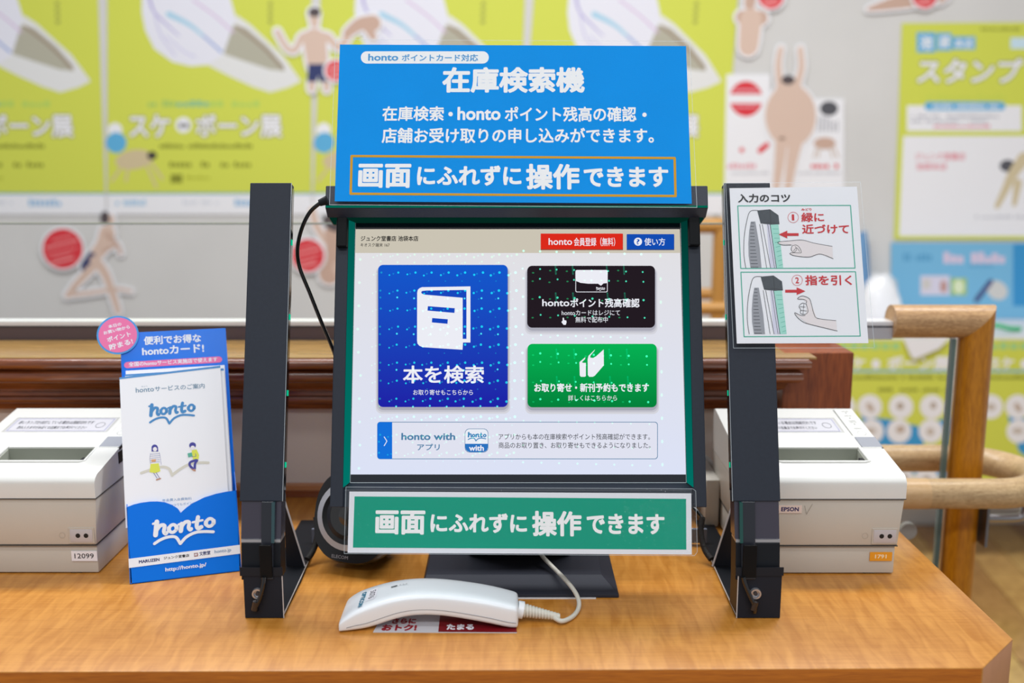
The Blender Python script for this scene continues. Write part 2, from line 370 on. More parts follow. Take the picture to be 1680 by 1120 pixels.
# lower loop handrail
lp = thing('loop_handrail', (.60, 1.265, 0), 'lower oak handrail looping round the post at right', 'handrail')
OAK2 = wood('#D6B78A', '#9C7C52', (3, 20, 20), 10, .45, .2, lines=.6, name='oak')
OAK3 = wood('#8D7350', '#6A5230', (3, 20, 20), 8, .35, .35, lines=.6, name='oak')
zl = CT + .0; pts = [(.512, 1.190, zl), (.56, 1.190, zl), (.60, 1.190, zl)]
for k in range(1, 12): a = math.radians(-90 + k * 15); pts.append((.60 + .075 * math.cos(a), 1.265 + .075 * math.sin(a), zl))
pts += [(.60, 1.34, zl), (.52, 1.34, zl), (.44, 1.34, zl)]
MB().tube(pts, .0186, OAK2, 24, 3).build('rail_loop', lp, smooth=True)
MB().tube([(.436, 1.190, zl), (.512, 1.190, zl)], .0190, wood('#D6B489', '#C09A68', (3, 20, 20), 10, .45, .2, name='oak'), 24, 1).build('rail_end_piece', lp, smooth=True)
br = MB().box((.6145, 1.24, CT - .09), (.618, 1.285, CT - .02), mat('#8E8E92', .35, .8))
br.tube([(.617, 1.262, CT - .058), (.66, 1.262, CT - .058), (.672, 1.262, CT - .054), (.675, 1.262, CT - .04), (.675, 1.262, CT - .015)], .0055, mat('#A6A6AA', .3, .85), 12, 4)
br.build('steel_bracket', lp, smooth=True)

# rails far behind the monitor
fr = thing('far_handrail_frame', (.5, 2.45, 0), 'blurred oak handrail frame between monitor and right sensor post', 'handrail')
OAKF = mat('#C08A42', .4, vary=.12, vscale=12)
def rail_px(name, x0, y0, x1, y1, d, r): 
    MB().tube([D(x0, y0, d), D(x1, y1, d)], r, OAKF, 16, 1).build(name, fr, smooth=True)
rail_px('rail', 950, 370, 1186, 370, 2.45, .019)
pt = D(1183, 362, 2.45); MB().tube([pt, Vector((pt.x, pt.y, 0))], .018, OAKF, 16, 1).build('post', fr, smooth=True)
rail_px('lower_rail', 950, 480, 1167, 482, 2.6, .015)
rail_px('lower_rail', 950, 506, 1215, 506, 2.3, .015)

# ================================================================ FAR WALL: POSTERS
WP = Plane((0, WALL_Y - .004, CT), (1, 0, 0), (0, 0, 1))
def paper(h, **k): return mat(h, .55, spec=.3, **k)
YEL = paper('#D8DE58'); WHI = paper('#F4F3F6'); SKY = paper('#63B4E0'); TEAL = paper('#2E9FB8'); RED = paper('#E23A44'); DK = paper('#4A4440')
OLV = paper('#8E9230'); SKIN = paper('#DFC3B2'); SKIN2 = paper('#CFAE9C'); HAIR = paper('#5A5052'); NAVY = paper('#38406E'); PINK = paper('#E79AA4')
def sheet(name, x0, y0, x1, y1, m, pl, label, cat, th=.002, group=None, pts=None):
    """a paper sheet standing on its own plane, returned with a printer for its face"""
    if pts is None: pts = [(x0, y1), (x1, y1), (x1, y0), (x0, y0)]
    uv = [pl.uv(*p) for p in pts]; a = [pl.at(u, v, 0) for u, v in uv]
    o = MB().prism(a, -pl.n * th, m).build(name, at=sum(a, Vector()) / len(a), label=label, category=cat)
    o['label'] = label; o['category'] = cat; o.pop('at', None)
    if group: o['group'] = group
    return o, Print(pl, o)
_tag = tag
def tag(o, label=None, cat=None, group=None, kind=None, category=None, **kw):
    return _tag(o, label, cat or category, group, kind)
# exhibition posters: one built, three copied
q = cv(0, 0, 3)
gpx = 'yellow exhibition posters in a row on the far wall'
po, pr = sheet('exhibition_poster', 176, -90, 511, 352, WHI, WP, 'yellow exhibition poster behind the left sensor post, second from left', 'poster', group=gpx)
pr.rect(176, -90, 511, 316, YEL).done('yellow_field')
pr.poly(q(700, -260, 698, 60, 715, 150, 760, 240, 850, 305, 940, 326, 1035, 318, 1110, 265, 1165, 100, 1130, -20, 1120, -260), paper('#ECEBF4'))
pr.poly(q(1020, 318, 1110, 265, 1165, 75, 1230, 120, 1320, 205, 1390, 270, 1440, 340, 1482, 400, 1420, 430, 1330, 455, 1240, 425, 1120, 370), paper('#E9E8E6')).up()
pr.poly(q(1100, 265, 1150, 120, 1215, 140, 1320, 230, 1395, 320, 1402, 350, 1330, 342, 1200, 300), paper('#B9B5A2')).up()
pr.line(q(1165, 130, 1290, 230, 1390, 335), 4, paper('#A08A78'), smooth=True)
pr.line(q(735, -10, 760, 60, 830, 130, 880, 175), 5, paper('#B9B0DE'), smooth=True, w2=2)
pr.line(q(830, 70, 930, 120, 1010, 185), 9, paper('#A9D4EA'), smooth=True, w2=4)
pr.line(q(1000, 175, 1090, 255), 4, paper('#9CB0E0')).line(q(950, 0, 1060, 80, 1150, 160), 3, paper('#DDBFE0'), smooth=True)
pr.line(q(760, 60, 790, 170, 860, 270), 3, paper('#D2CDEA'), smooth=True).line(q(820, 180, 900, 250, 960, 280), 3, paper('#D8D4EE'), smooth=True)
pr.done('white_shape')
pr.ell(566 / 3, 640 / 3, 12, 12, WHI).ell(572 / 3, 702 / 3, 17, 17, SKY).up()
pr.ell(660 / 3, 785 / 3, 31, 16, paper('#D6C49C'), rot=-.15).ell(748 / 3, 765 / 3, 8, 7, DK)
for p in ((600, 820, 550, 890), (630, 825, 620, 890), (720, 810, 770, 920), (745, 800, 800, 880)): pr.line(q(*p), 4, paper('#D6C49C'))
pr.done('sheep_picture')
for t, a, b in (('スケ', 635, 838), ('ボーン展', 962, 1388)):
    pr.text(t, a / 3, 682 / 3, b / 3, 558 / 3, paper('#9A9478'), .075, 8, 2).up(); pr.text(t, a / 3 + 1.2, 676 / 3, b / 3 - 1.2, 563 / 3, WHI, .03, 8, 2).up()
pr.ell(301, 205, 13, 13, WHI).up().ell(297, 206, 3.4, 4, DK).ell(306, 206, 3.4, 4, DK)
pr.done('lettering')
pr.dashes(243, 164, 290, 175, 6, paper('#A8CC6C')).dashes(290, 164, 345, 175, 5, paper('#86C49A')).dashes(345, 165, 428, 175, 7, paper('#B8D868'))
pr.dashes(262, 235, 415, 243, 26, OLV, .2).dashes(278, 264, 345, 274, 9, OLV).dashes(355, 264, 413, 274, 8, OLV).rect(280, 286, 299, 300, OLV).dashes(305, 288, 345, 294, 9, paper('#B6BA38'))
for i, y in enumerate((5, 15, 25, 35)): pr.rect(440, y - 2, 447, y + 4, paper('#A8AC50'))
pr.dashes(190, 326, 240, 337, 8, paper('#A9CDE8')).dashes(385, 326, 440, 338, 7, paper('#9FC4E4')).dashes(300, 328, 360, 335, 10, paper('#DADDE6'))
pr.rect(176, 316, 511, 318.4, TEAL); pr.done('small_print')
pitch = (Vector(WP.at(*WP.uv(511, 315))) - Vector(WP.at(*WP.uv(172.5, 315)))).x
for i, lb in ((-1, 'yellow exhibition poster at the far left of the picture'), (1, 'yellow exhibition poster mostly hidden behind the left of the blue sign'), (2, 'yellow exhibition poster above and right of the blue sign')):
    c = copy_tree(po, dx=(i * pitch, 0, 0)); c['label'] = lb
# cut-outs
WP2 = WP.shift(.004)
def cutout(name, label, shapes, extra=None, border=9, cat='wall cutout', egg=None):
    """figure sticker: every limb drawn twice, first wider in white as the paper border"""
    xs = [p[0] for s_ in shapes for p in s_[0]]; ys = [p[1] for s_ in shapes for p in s_[0]]
    ctr_ = WP2.at(*WP2.uv(sum(xs) / len(xs), sum(ys) / len(ys)))
    root = thing(name, ctr_, label, cat); P_ = Print(WP2, root, .0)
    for pts_, w1, w2, m in shapes: P_.line(pts_, w1 + border, WHI, smooth=len(pts_) > 2, w2=w2 + border)
    if egg: P_.ell(egg[0], egg[1], egg[2] + border / 2, egg[3] + border / 2, WHI)
    P_.done('white_border'); P_.up()
    if egg: P_.ell(*egg, SKIN)
    for pts_, w1, w2, m in shapes: P_.line(pts_, w1, m, smooth=len(pts_) > 2, w2=w2); P_.up()
    if extra: extra(P_)
    P_.done('figure'); return root, P_
# swimmer with stretched arm
def ex(P_):
    P_.poly([(506, 105), (541, 105), (543, 134), (525, 134), (522, 124), (519, 134), (504, 134)], NAVY).up()
    P_.ell(516, 20, 10, 8, HAIR)
cutout('swimmer_cutout', 'paper cutout of a person in navy swimming trunks left of the blue sign', [
    ([(515, 22), (516, 40)], 18, 12, SKIN), ([(500, 62), (532, 62)], 18, 18, SKIN), ([(516, 66), (519, 90), (521, 108)], 38, 34, SKIN),
    ([(494, 62), (484, 82), (470, 78), (455, 52)], 10, 9, SKIN), ([(538, 60), (556, 78), (570, 60)], 11, 12, SKIN), ([(570, 55), (590, 40), (612, 38)], 14, 26, SKIN2), ([(600, 40), (612, 60)], 16, 12, SKIN2),
    ([(512, 134), (511, 146)], 12, 10, SKIN), ([(535, 134), (536, 146)], 12, 10, SKIN)], ex)
def badge_dot(name, label, cx, cy, r, rot=0):
    root = thing(name, WP2.at(*WP2.uv(cx, cy)), label, 'wall badge'); P_ = Print(WP2.shift(.003), root, 0)
    P_.ell(cx, cy, r + 4, r + 4, WHI).up().ell(cx, cy, r, r, RED).done('disc')
    for k, (a, w) in enumerate(((-.55, .5), (-.25, .8), (.1, .75), (.35, .5), (.6, .6))):
        n_ = 7
        for i in range(n_):
            x = cx - r * w + 2 * r * w * i / n_; y = cy + a * r - (x - cx) * .25
            P_.line([(x, y), (x + 2 * r * w / n_ * .6, y - .8)], 3.2 if k in (1, 4) else 2, paper('#F2A0A0'))
    P_.done('lettering'); return root
badge_dot('round_badge', 'red round badge on the wall beside the running cutout figure', 103, 408, 33)
badge_dot('round_badge', 'red round badge between left sensor post and monitor', 505, 419, 27)
badge_dot('round_badge', 'red round badge at the top edge above the torso cutout', 1265, -6, 21)
badge_dot('round_badge', 'red round badge at the top edge left of the stamp rally poster', 1517, -6, 20)
def ex(P_): P_.ell(172, 357, 7.5, 11, HAIR)
cutout('runner_cutout', 'paper cutout of a running person with thin bent legs', [
    ([(180, 358), (182, 365)], 14, 12, SKIN), ([(176, 382), (168, 404), (152, 424)], 26, 20, SKIN), ([(150, 420), (142, 438)], 14, 20, NAVY), ([(176, 385), (192, 402), (198, 416)], 9, 6, SKIN2),
    ([(190, 402), (170, 412)], 6, 6, SKIN2), ([(156, 428), (172, 448), (186, 485), (194, 512)], 18, 9, SKIN), ([(150, 440), (122, 470), (110, 486)], 14, 7, SKIN), ([(110, 484), (150, 480), (192, 474), (215, 478)], 8, 5, SKIN)], ex)
def ex(P_): P_.ell(551, 366, 22, 14, HAIR, rot=.3)
cutout('face_cutout', 'paper cutout of a bending figure with brown hair partly behind the monitor', [
    ([(512, 345), (520, 372), (535, 395)], 12, 12, SKIN), ([(548, 380), (550, 420), (540, 450)], 30, 34, SKIN2), ([(560, 440), (575, 470)], 30, 24, SKIN)], ex)
badge_dot('round_badge', 'red round badge beside the swimming trunks, half behind the blue sign', 551, 116, 17)
# top torso and leaf shapes cut by the frame
cutout('torso_cutout', 'paper cutout of a bare upper body at the top edge right of the blue sign', [
    ([(1233, -30), (1230, 8)], 20, 18, SKIN2), ([(1218, 28), (1248, 30)], 22, 24, SKIN2), ([(1232, 32), (1228, 76)], 36, 32, SKIN)])
cutout('stretched_body_cutout', 'skin-coloured cutout piece at the top edge above the grey wall', [
    ([(1540, -14), (1480, 2), (1425, 15)], 40, 6, SKIN2)])
# white info board with egg-shaped body
eb, P1 = sheet('information_board', 0, 0, 0, 0, WHI, WP.shift(.002), pts=[(1188, 330), (1385, 330), (1385, 162), (1264, 162), (1264, 122), (1192, 122)], label='white information board with red half discs beside the egg-shaped figure', cat='poster')
for s0, s1 in ((15, 165), (195, 345)):
    P1.poly([(1224 + 27 * math.cos(math.radians(a)), 162 - 29 * math.sin(math.radians(a))) for a in range(s0, s1 + 1, 10)], RED)
P1.up().rect(1204, 146, 1244, 150, PINK).rect(1206, 174, 1242, 177, PINK)
P1.done('half_disc')
P1.dashes(1194, 267, 1248, 276, 8, PINK).dashes(1323, 268, 1377, 276, 7, RED).dashes(1194, 281, 1262, 286, 12, paper('#C9C8CE')).dashes(1305, 281, 1380, 286, 12, paper('#C9C8CE')).ell(1217, 246, 4, 4, RED).line([(1247, 247), (1258, 238)], 9, RED).done('small_print')
P1.ell(1360, 178, 15, 12, paper('#5A5A60')).dashes(1342, 190, 1378, 216, 6, paper('#B4B4BA'), .5).ell(1353, 235, 18, 10, SKIN2)
for x in (1335, 1342, 1366, 1375): P1.line([(x + (1353 - x) * .3, 242), (x, 258)], 3, paper('#D5C2B4'))
P1.done('picture')
def ex(P_): P_.ell(1293, 131, 11, 8, HAIR).ell(1283, 227, 5, 2.5, paper('#8A6A58'))
cutout('egg_body_cutout', 'tall egg-shaped body cutout with raised thin arms and legs', [
    ([(1281, 80), (1277, 105), (1279, 135)], 9, 12, SKIN), ([(1313, 80), (1315, 110), (1309, 135)], 9, 12, SKIN),
    ([(1294, 150), (1296, 170)], 46, 66, SKIN), ([(1283, 225), (1279, 265), (1274, 306)], 22, 12, SKIN), ([(1307, 225), (1299, 265), (1293, 306)], 24, 13, SKIN)], ex, border=8, egg=(1297, 190, 42, 52))
# stamp rally poster
yp, P2 = sheet('stamp_poster', 0, 0, 0, 0, YEL, WP, 'large yellow stamp rally poster at the upper right', 'poster', pts=[(1467, 393), (1760, 393), (1780, 36), (1480, 38)])
P2.rect(1504, 53, 1535, 86, SKY).rect(1537, 54, 1561, 83, SKY).rect(1562, 60, 1600, 81, SKY).up()
P2.text('池', 1508, 81, 1531, 58, WHI, .03, 6, 2).text('袋', 1540, 79, 1559, 58, WHI, .03, 6, 2).text('本店', 1565, 79, 1597, 63, WHI, .02, 6, 2).rect(1658, 62, 1690, 80, paper('#CFE8F4'))
P2.text('スタンプ', 1502, 139, 1681, 93, paper('#A4A878'), .075, 8, 2).up().text('スタンプ', 1504, 136.5, 1679, 96, WHI, .03, 8, 2).up()
P2.done('lettering')
P2.rect(1488, 173, 1676, 215, WHI).rrect(1517, 167, 1649, 181, 6, SKY).done('info_panel'); P2.up()
P2.dashes(1495, 188, 1640, 193, 30, paper('#B8B8C2')).dashes(1495, 196, 1620, 201, 26, paper('#B8B8C2')).dashes(1532, 204, 1625, 210, 16, PINK).dashes(1530, 171, 1640, 177, 20, WHI).dashes(1605, 45, 1675, 50, 16, OLV).dashes(1520, 155, 1650, 162, 22, paper('#CFDC58')).done('small_print')
P2.poly([(1482, 223), (1770, 223), (1760, 387), (1475, 387)], WHI).done('white_panel'); P2.up()
P2.text('ジュンク堂書店', 1501, 263, 1584, 250, PINK, .03, 6, 2).text('池袋本店', 1502, 279, 1554, 267, PINK, .03, 6, 2).done('lettering')
P2.ell(1653, 272, 13, 10, paper('#5A5A60')).line([(1680, 260), (1662, 285), (1650, 310), (1636, 338)], 22, paper('#D8C8A4'), smooth=True, w2=9).line([(1670, 300), (1664, 335)], 14, paper('#D8C8A4'), w2=8)
P2.dashes(1600, 353, 1690, 358, 18, paper('#C8C8D0')).done('picture')
bp_, P3 = sheet('blue_notice', 0, 0, 0, 0, paper('#7DBDE0'), WP.shift(.002), 'light blue notice sheet under the stamp rally poster', 'poster', pts=[(1462, 540), (1740, 540), (1745, 398), (1462, 398)])
P3.rect(1662, 400, 1745, 502, paper('#3E98D0')).dashes(1482, 414, 1530, 428, 7, paper('#5EA2CC')).dashes(1548, 413, 1650, 432, 9, paper('#E2CDE0'), .15).dashes(1590, 433, 1630, 438, 8, paper('#5EA2CC')).done('lettering')
P3.rect(1510, 452, 1558, 484, paper('#E0D8E6')).rect(1560, 456, 1586, 484, paper('#A8C878')).up().ell(1548, 470, 6, 10, paper('#C89A90')).rect(1513, 458, 1527, 474, paper('#D8D0C8')).ell(1573, 470, 9, 12, paper('#E6EFC8'))
P3.ell(1636, 476, 18, 15, paper('#D8D5D0'), rot=.6).line([(1625, 462), (1602, 492)], 9, paper('#4E5A88')).done('picture')

# display table under the far wall
dt = thing('display_table', (1.1, 2.85, 0), 'display table with yellow poster front and papers on top at right', 'table')
tz = CT - .08; x0 = .88
box('table_top', (x0, 2.762, tz - .02), (2.6, WALL_Y - .01, tz), mat('#E4E2E4', .4), dt)
box('front_panel', (x0, 2.764, CT - .577), (2.6, 2.79, tz - .02), WHI, dt)
for lx in (x0 + .02, 2.5): box('leg', (lx, 2.80, 0), (lx + .04, 2.84, CT - .577), mat('#8A8A8C', .4), dt)
FP = Plane((0, 2.759, CT), (1, 0, 0), (0, 0, 1))
q5 = cv(1360, 540, 3.5)
fp, P4 = sheet('front_poster', 0, 0, 0, 0, YEL, FP, 'yellow poster with rows of white circles on the table front, left of the oak post', 'poster', pts=q5(-120, 1010, 690, 1010, 702, 60, -115, 60))
P4.rect(1335, 607, 1560, 610.5, SKY)
P4.poly(q5(180, 500, 380, 520, 520, 560, 700, 500, 695, 860, 560, 830, 420, 830, 250, 700), paper('#3F9ED8')).poly(q5(560, 560, 600, 600, 690, 600, 690, 670, 540, 670), YEL).done('blue_field'); P4.up()
P4.text('スケ', 1376, 606, 1420, 586, WHI, .05, 8, 2).text('ボーン展', 1455, 607, 1559, 584, WHI, .05, 8, 2).ell(1437, 597, 7, 8, WHI).done('lettering')
P4.dashes(1376, 615, 1560, 622, 34, OLV, .2).dashes(1441, 636, 1560, 642, 20, OLV, .2).dashes(1378, 560, 1480, 573, 6, paper('#A8D890')).done('small_print')
k = 0
for yy, xs in ((667, (1383, 1427, 1478, 1529)), (707, (1430, 1475, 1527)), (786, (1520, 1480))):
    for x in xs:
        P4.ell(x, yy, 20, 20, WHI).up(); P4.ell(x + random.uniform(-3, 3), yy + random.uniform(-3, 3), random.uniform(5, 9), random.uniform(4, 8), paper(random.choice(('#C8B4A4', '#B8A898', '#D0C4B8'))), rot=random.random() * 3); P4.up()
P4.done('round_picture')
fw = (Vector(FP.at(*FP.uv(1559.5, 700))) - Vector(FP.at(*FP.uv(1325, 700)))).x
c = copy_tree(fp, dx=(fw + .012, 0, 0)); c['label'] = 'yellow poster with rows of white circles on the table front, right of the oak post'
for o_, g_ in ((fp, 0), (c, 0)): o_['group'] = 'yellow posters on the display table front'
# papers and bags on the table
fo = MB().prism([D(1482, 556, 2.752), D(1556, 556, 2.752), D(1540, 572, 2.752), D(1500, 589, 2.752), D(1494, 584, 2.752)], (0, -.002, 0), WHI).build('hanging_paper', at=D(1500, 570, 2.752))
_tag(fo, 'white folded paper hanging over the front edge of the display table', 'paper')
def blob_bag(name, cx, d, w, h, dep, m, label, cat):
    c_ = Vector((D(cx, 500, d).x, d, tz)); rings = []
    for k in range(7):
        t = k / 6; s_ = (1, 1.06, 1.08, 1.02, .9, .7, .35)[k]
        rings.append([c_ + Vector((w * s_ * random.uniform(.86, 1.08) * (math.cos(a) + .12 * math.cos(3 * a + k)) / 2, dep * s_ * math.sin(a) / 2, h * t + random.uniform(-.006, .006))) * 1.0 for a in [2 * math.pi * j / 14 for j in range(14)]])
    o = MB().loft(rings, m).build(name, at=c_, smooth=True); return _tag(o, label, cat)
blob_bag('plastic_bag', 1442, 3.0, .13, .15, .10, mat('#F6F6F8', .25, coat=.4), 'crumpled white plastic bag on the display table beside the tips card', 'bag')
blob_bag('table_ornament', 1408, 3.07, .06, .27, .03, mat('#6E9CC8', .5), 'small blue ornament on the display table, just right of the tips card', 'ornament')
for i, (cx, w, lb) in enumerate(((1475, .16, 'white stack of flyers on the display table left of the oak rail'), (1535, .20, 'white stack of flyers on the display table behind the oak rail'))):
    x = D(cx, 520, 2.85).x; st = thing('flyer_stack', (x, 2.86, tz), lb, 'flyers')
    for k in range(3 + 3 * i):
        z = tz + k * .006; dx = random.uniform(-.008, .008)
        box('flyer', (x - w / 2 + dx, 2.79, z), (x + w / 2 + dx, 2.94, z + .005), paper(random.choice(('#F2F1F6', '#D8D4EC', '#ECEAF2'))), st)
gx = D(1645, 500, 2.83).x
o = MB().tube([(gx - .06, 2.84, tz + .006), (gx - .02, 2.83, tz + .022), (gx + .03, 2.84, tz + .012), (gx + .07, 2.86, tz + .007)], .007, mat('#3CC07A', .4), 10, 4).build('green_band', at=Vector((gx, 2.84, tz)), smooth=True)
_tag(o, 'small green band lying on the display table behind the oak corner', 'ribbon')

# ================================================================ MONITOR
s_, c_ = math.sin(math.radians(17.6)), math.cos(math.radians(17.6))
MP = Plane(Vector((-.1512, .9, CT + .109)), (1, 0, 0), (0, s_, c_))
BLK = mat('#272D39', .55, bump=.12, bscale=2200, spec=.35, vary=.12, vscale=300); BLK2 = mat('#15181E', .45, spec=.25); BLKG = mat('#0C0E12', .18, coat=.5); TEALD = mat('#0E3A38', .25, coat=.4)
def obox(pl, u0, v0, u1, v1, w0, w1, m, mb=None):
    mb = mb or MB()
    return mb.hexa([pl.at(*p) for p in ((u0, v0, w0), (u1, v0, w0), (u1, v1, w0), (u0, v1, w0), (u0, v0, w1), (u1, v0, w1), (u1, v1, w1), (u0, v1, w1))], m)
def pbox(pl, x0, y0, x1, y1, wf, wb_, m, mb=None):     # front face seen at these pixels, wf in front of the plane, wb_ behind
    p2 = pl.shift(wf); a = p2.uv(x0, y1); b = p2.uv(x1, y0); return obox(p2, a[0], a[1], b[0], b[1], wb_ - wf, 0, m, mb)
mon = thing('kiosk_monitor', (.006, .98, CT), 'black touch kiosk monitor in the middle with the lit search screen', 'monitor')
VB, VT = -.022, .262; UL, UR = -.0165, .3305
obox(MP, UL + .001, VB + .001, UR - .001, VT, -.035, -.004, BLK2).build('housing', mon, bevel=.003)
pb_ = MB()      # front frame: bars with a slope down to the panel
def bar(a, b, c, d, w=.010): pb_.hexa([MP.at(*p) for p in a + b], BLK)
uo, ui, up_ = UL, -.0048, .0
fw_ = .010
for sgn in (0, 1):
    U_ = (lambda x: x) if sgn == 0 else (lambda x: .3140 - x)
    prof = [(uo, -.02), (uo, fw_), (ui, fw_), (.0002, .0008), (.0002, -.02)]
    p = MB().prism([MP.at(U_(a), VB, w) for a, w in prof], MP.ey * (VT - VB), BLK).build('side_bar', mon, bevel=.0008)
MB().prism([MP.at(-.004, v, w) for v, w in ((-.0225, -.02), (-.0225, .0085), (-.006, .0085), (0.0, .0008), (0, -.02))], MP.ex * .322, mat('#27303C', .4)).build('bottom_bar', mon, bevel=.0008)
MB().prism([MP.at(-.004, v, w) for v, w in ((.2502, -.02), (.2502, .0008), (.2555, .0085), (.263, .0085), (.263, -.02))], MP.ex * .322, BLKG).build('top_bar', mon)
TEAL_GLOW = emit('#006B60'); TEAL_GLOW2 = emit('#00463E')
for sgn, m in ((0, emit('#005A50', h2='#007468')), (1, emit('#00352E', h2='#007064'))):     # reflected green light, painted as glowing strips on the inner slopes
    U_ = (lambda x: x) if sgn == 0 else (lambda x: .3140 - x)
    MB().hexa([MP.at(U_(a), v, w) for a, v, w in ((-.0046, -.004, .0103), (-.0003, .0005, .0016), (-.0003, .2500, .0016), (-.0046, .2545, .0103), (-.0044, -.004, .0107), (.0001, .0005, .0020), (.0001, .25, .0020), (-.0044, .2545, .0107))], m).build('painted_glow', mon)
    pl_ = MP
MB().hexa([MP.at(*p) for p in ((-.001, .2507, .0018), (.315, .2507, .0018), (.3185, .2555, .0086), (-.0045, .2555, .0086), (-.001, .2507, .0022), (.315, .2507, .0022), (.3185, .2555, .009), (-.0045, .2555, .009))], emit('#04251F')).build('top_painted_glow', mon)  # green reflection on the top slope, painted as a faint glow
# screen sheet and print
pnl = obox(MP, 0, 0, .314, .2500, -.003, 0, mat('#161D28', .08, coat=.5)).build('screen_panel', mon)
box_ = MB()
for a in ((.0, .0, .314, .0006), (.0, .2494, .314, .25), (0, 0, .0006, .25), (.3134, 0, .314, .25)): obox(MP, *a, 0, .0009, mat('#B8C4C8', .2), box_)
box_.build('screen_edge', mon)
scr = Print(MP, mon, .0004)
E_ = emit
scr.poly([(582.2, 376), (1115.2, 376), (1125.2, 778), (575.2, 778)], E_('#E2E0E2', h2='#DCE2F6')).done('lit_screen')
LIT = mon.children[-1]; lit = [o for o in bpy.data.objects if o.name == 'lit_screen'][0]
scr.parent = lit
scr.poly([(582.2, 376), (1115.2, 376), (1116.4, 415), (581.3, 415)], E_('#CBC4B4')).done('header_band')
def grad(x0, y0, x1, y1, r, m, name, shade=True):
    if shade:
        for k, cc in enumerate(('#D4D4DC', '#C2C2CC', '#A9A9B6')): scr.rrect(x0 - 4 + k * 1.4, y0 + 3, x1 + 4 - k * 1.4, y1 + 11 - k * 3, r + 2, E_(cc)); scr.up()
        scr.done(name + '_shade')
    scr.rrect(x0, y0, x1, y1, r, m); return scr.done(name)
grad(620.5, 434.5, 833, 667.5, 8, E_('#1458CC', h2='#1F20A6'), 'search_tile')
grad(865, 436, 1074.5, 537.5, 8, E_('#231B22'), 'points_tile')
grad(865.5, 564, 1077.2, 668, 8, E_('#06B254', h2='#04803A'), 'order_tile')
scr.rect(887, 384, 1022, 410.5, E_('#8A4A3A')).up().rect(887, 383.3, 1021.6, 409, E_('#DB2A1C')).rect(1028, 385, 1106, 410.5, E_('#3A4A7A')).up().rect(1028.2, 384.2, 1105.6, 409, E_('#124CB2')).done('button')
EW = E_('#ECEDF5'); EWS = E_('#E6E9F0'); EK = E_('#101014')
scr.text('ジュンク堂書店 池袋本店', 592, 395.8, 686.5, 387, EK, .02, 8).text('キオスク端末 167', 591.5, 405.2, 639.5, 398.8, EK, .008, 4)
scr.text('honto', 900, 402, 938.5, 390.8, EW, .014, 6).text('会員登録（無料）', 941.5, 404, 1009, 389.8, EW, .012, 6).text('使い方', 1057, 403, 1091, 390.5, EW, .012, 6)
scr.ell(1046.6, 396.6, 6.6, 6.6, EW).up().text('?', 1044.2, 401, 1049.2, 392.4, E_('#124CB2'), .015, 6)
scr.text('本を検索', 661, 629, 794, 599.5, EW, .022, 10).text('お取り寄せもこちらから', 678, 648, 776, 639, EWS, .008, 4)
scr.text('honto', 889.5, 502.5, 934, 491, EW, .02, 8).text('ポイント残高確認', 935.5, 504.5, 1049, 489.5, EW, .024, 8).text('hontoカードはレジにて', 921.5, 517.3, 1017, 508.8, EWS, .006, 4).text('無料で配布中', 944, 529.2, 997, 519.5, EWS, .006, 4)
scr.text('お取り寄せ・新刊予約もできます', 876.5, 643, 1064.5, 628.5, EW, .03, 8).text('詳しくはこちらから', 932, 657.3, 1012, 648, EWS, .006, 4)
scr.done('lettering')
q6 = cv(610, 400, 3.8625)
scr.poly(q6(288, 310, 292, 292, 302, 282, 318, 275, 625, 270, 625, 625, 578, 625, 575, 671, 325, 655, 302, 646, 290, 632, 287, 612), EW).up()
scr.poly(q6(313, 306, 320, 299, 345, 296, 600, 292, 600, 602, 576, 602, 576, 342, 330, 322, 316, 314), E_('#1747BE')).poly(q6(356, 395, 526, 408, 524, 438, 353, 423), E_('#1747BE')).poly(q6(383, 470, 482, 478, 480, 507, 381, 498), E_('#1747BE')); scr.done('book_icon')
q7 = cv(850, 370, 3.5)
scr.poly(q7(352, 784, 386, 755, 384, 766, 366, 784, 372, 788, 389, 788, 389, 864, 382, 868, 360, 868, 354, 860), EW)
scr.poly(q7(399, 768, 404, 748, 442, 710, 436, 722, 414, 748, 414, 758, 430, 760, 448, 750, 491, 711, 492, 802, 440, 862, 428, 868, 408, 868, 400, 858), EW); scr.done('book_icon')
scr.rrect(944, 443, 996.8, 479.5, 2.5, EW).up().rrect(945, 444, 995.8, 478.5, 2, E_('#231B22')).up()
scr.poly([(945, 444), (995.8, 444), (995.8, 464.5), (990, 465), (985.8, 468.8), (981, 465.5), (965, 465.5), (952, 464), (945, 461)], EW).up().logo(977.5, 470.5, 992.5, 477.5, EW); scr.done('card_icon')
app = [(619.3, 692), (1078.8, 692), (1079.2, 752.6), (619, 753)]
scr.rrect(619, 691.8, 1079, 753, 5, E_('#4A7A9E')).up().rrect(620, 692.8, 1078, 752, 4.5, E_('#E0E2F0')).up()
scr.rrect(619.4, 692.3, 643.5, 752.6, 4.5, E_('#1670DA')).rect(630, 692.3, 643.6, 752.6, E_('#1670DA')).up().line([(630.5, 716.5), (635, 723.5), (630.5, 731)], 1.3, EW); scr.done('app_banner')
EB = E_('#4C7FA6')
scr.text('honto with', 658.5, 721.8, 747, 710, EB, .028, 8).text('アプリ', 684.5, 738.5, 721.5, 727.8, EB, .02, 8)
EG = E_('#35383E')
scr.text('アプリからも本の在庫検索やポイント残高確認ができます。', 818, 721.2, 1066, 711.2, EG, .004, 4).text('商品のお取り置き、お取り寄せもできるようになりました。', 818, 735.2, 1067, 725.2, EG, .004, 4)
scr.done('lettering')
scr.rrect(762.6, 702.8, 801.2, 742, 8, EB).up().rrect(763.4, 703.6, 800.4, 741.2, 7.5, E_('#E9EDF6')).up()
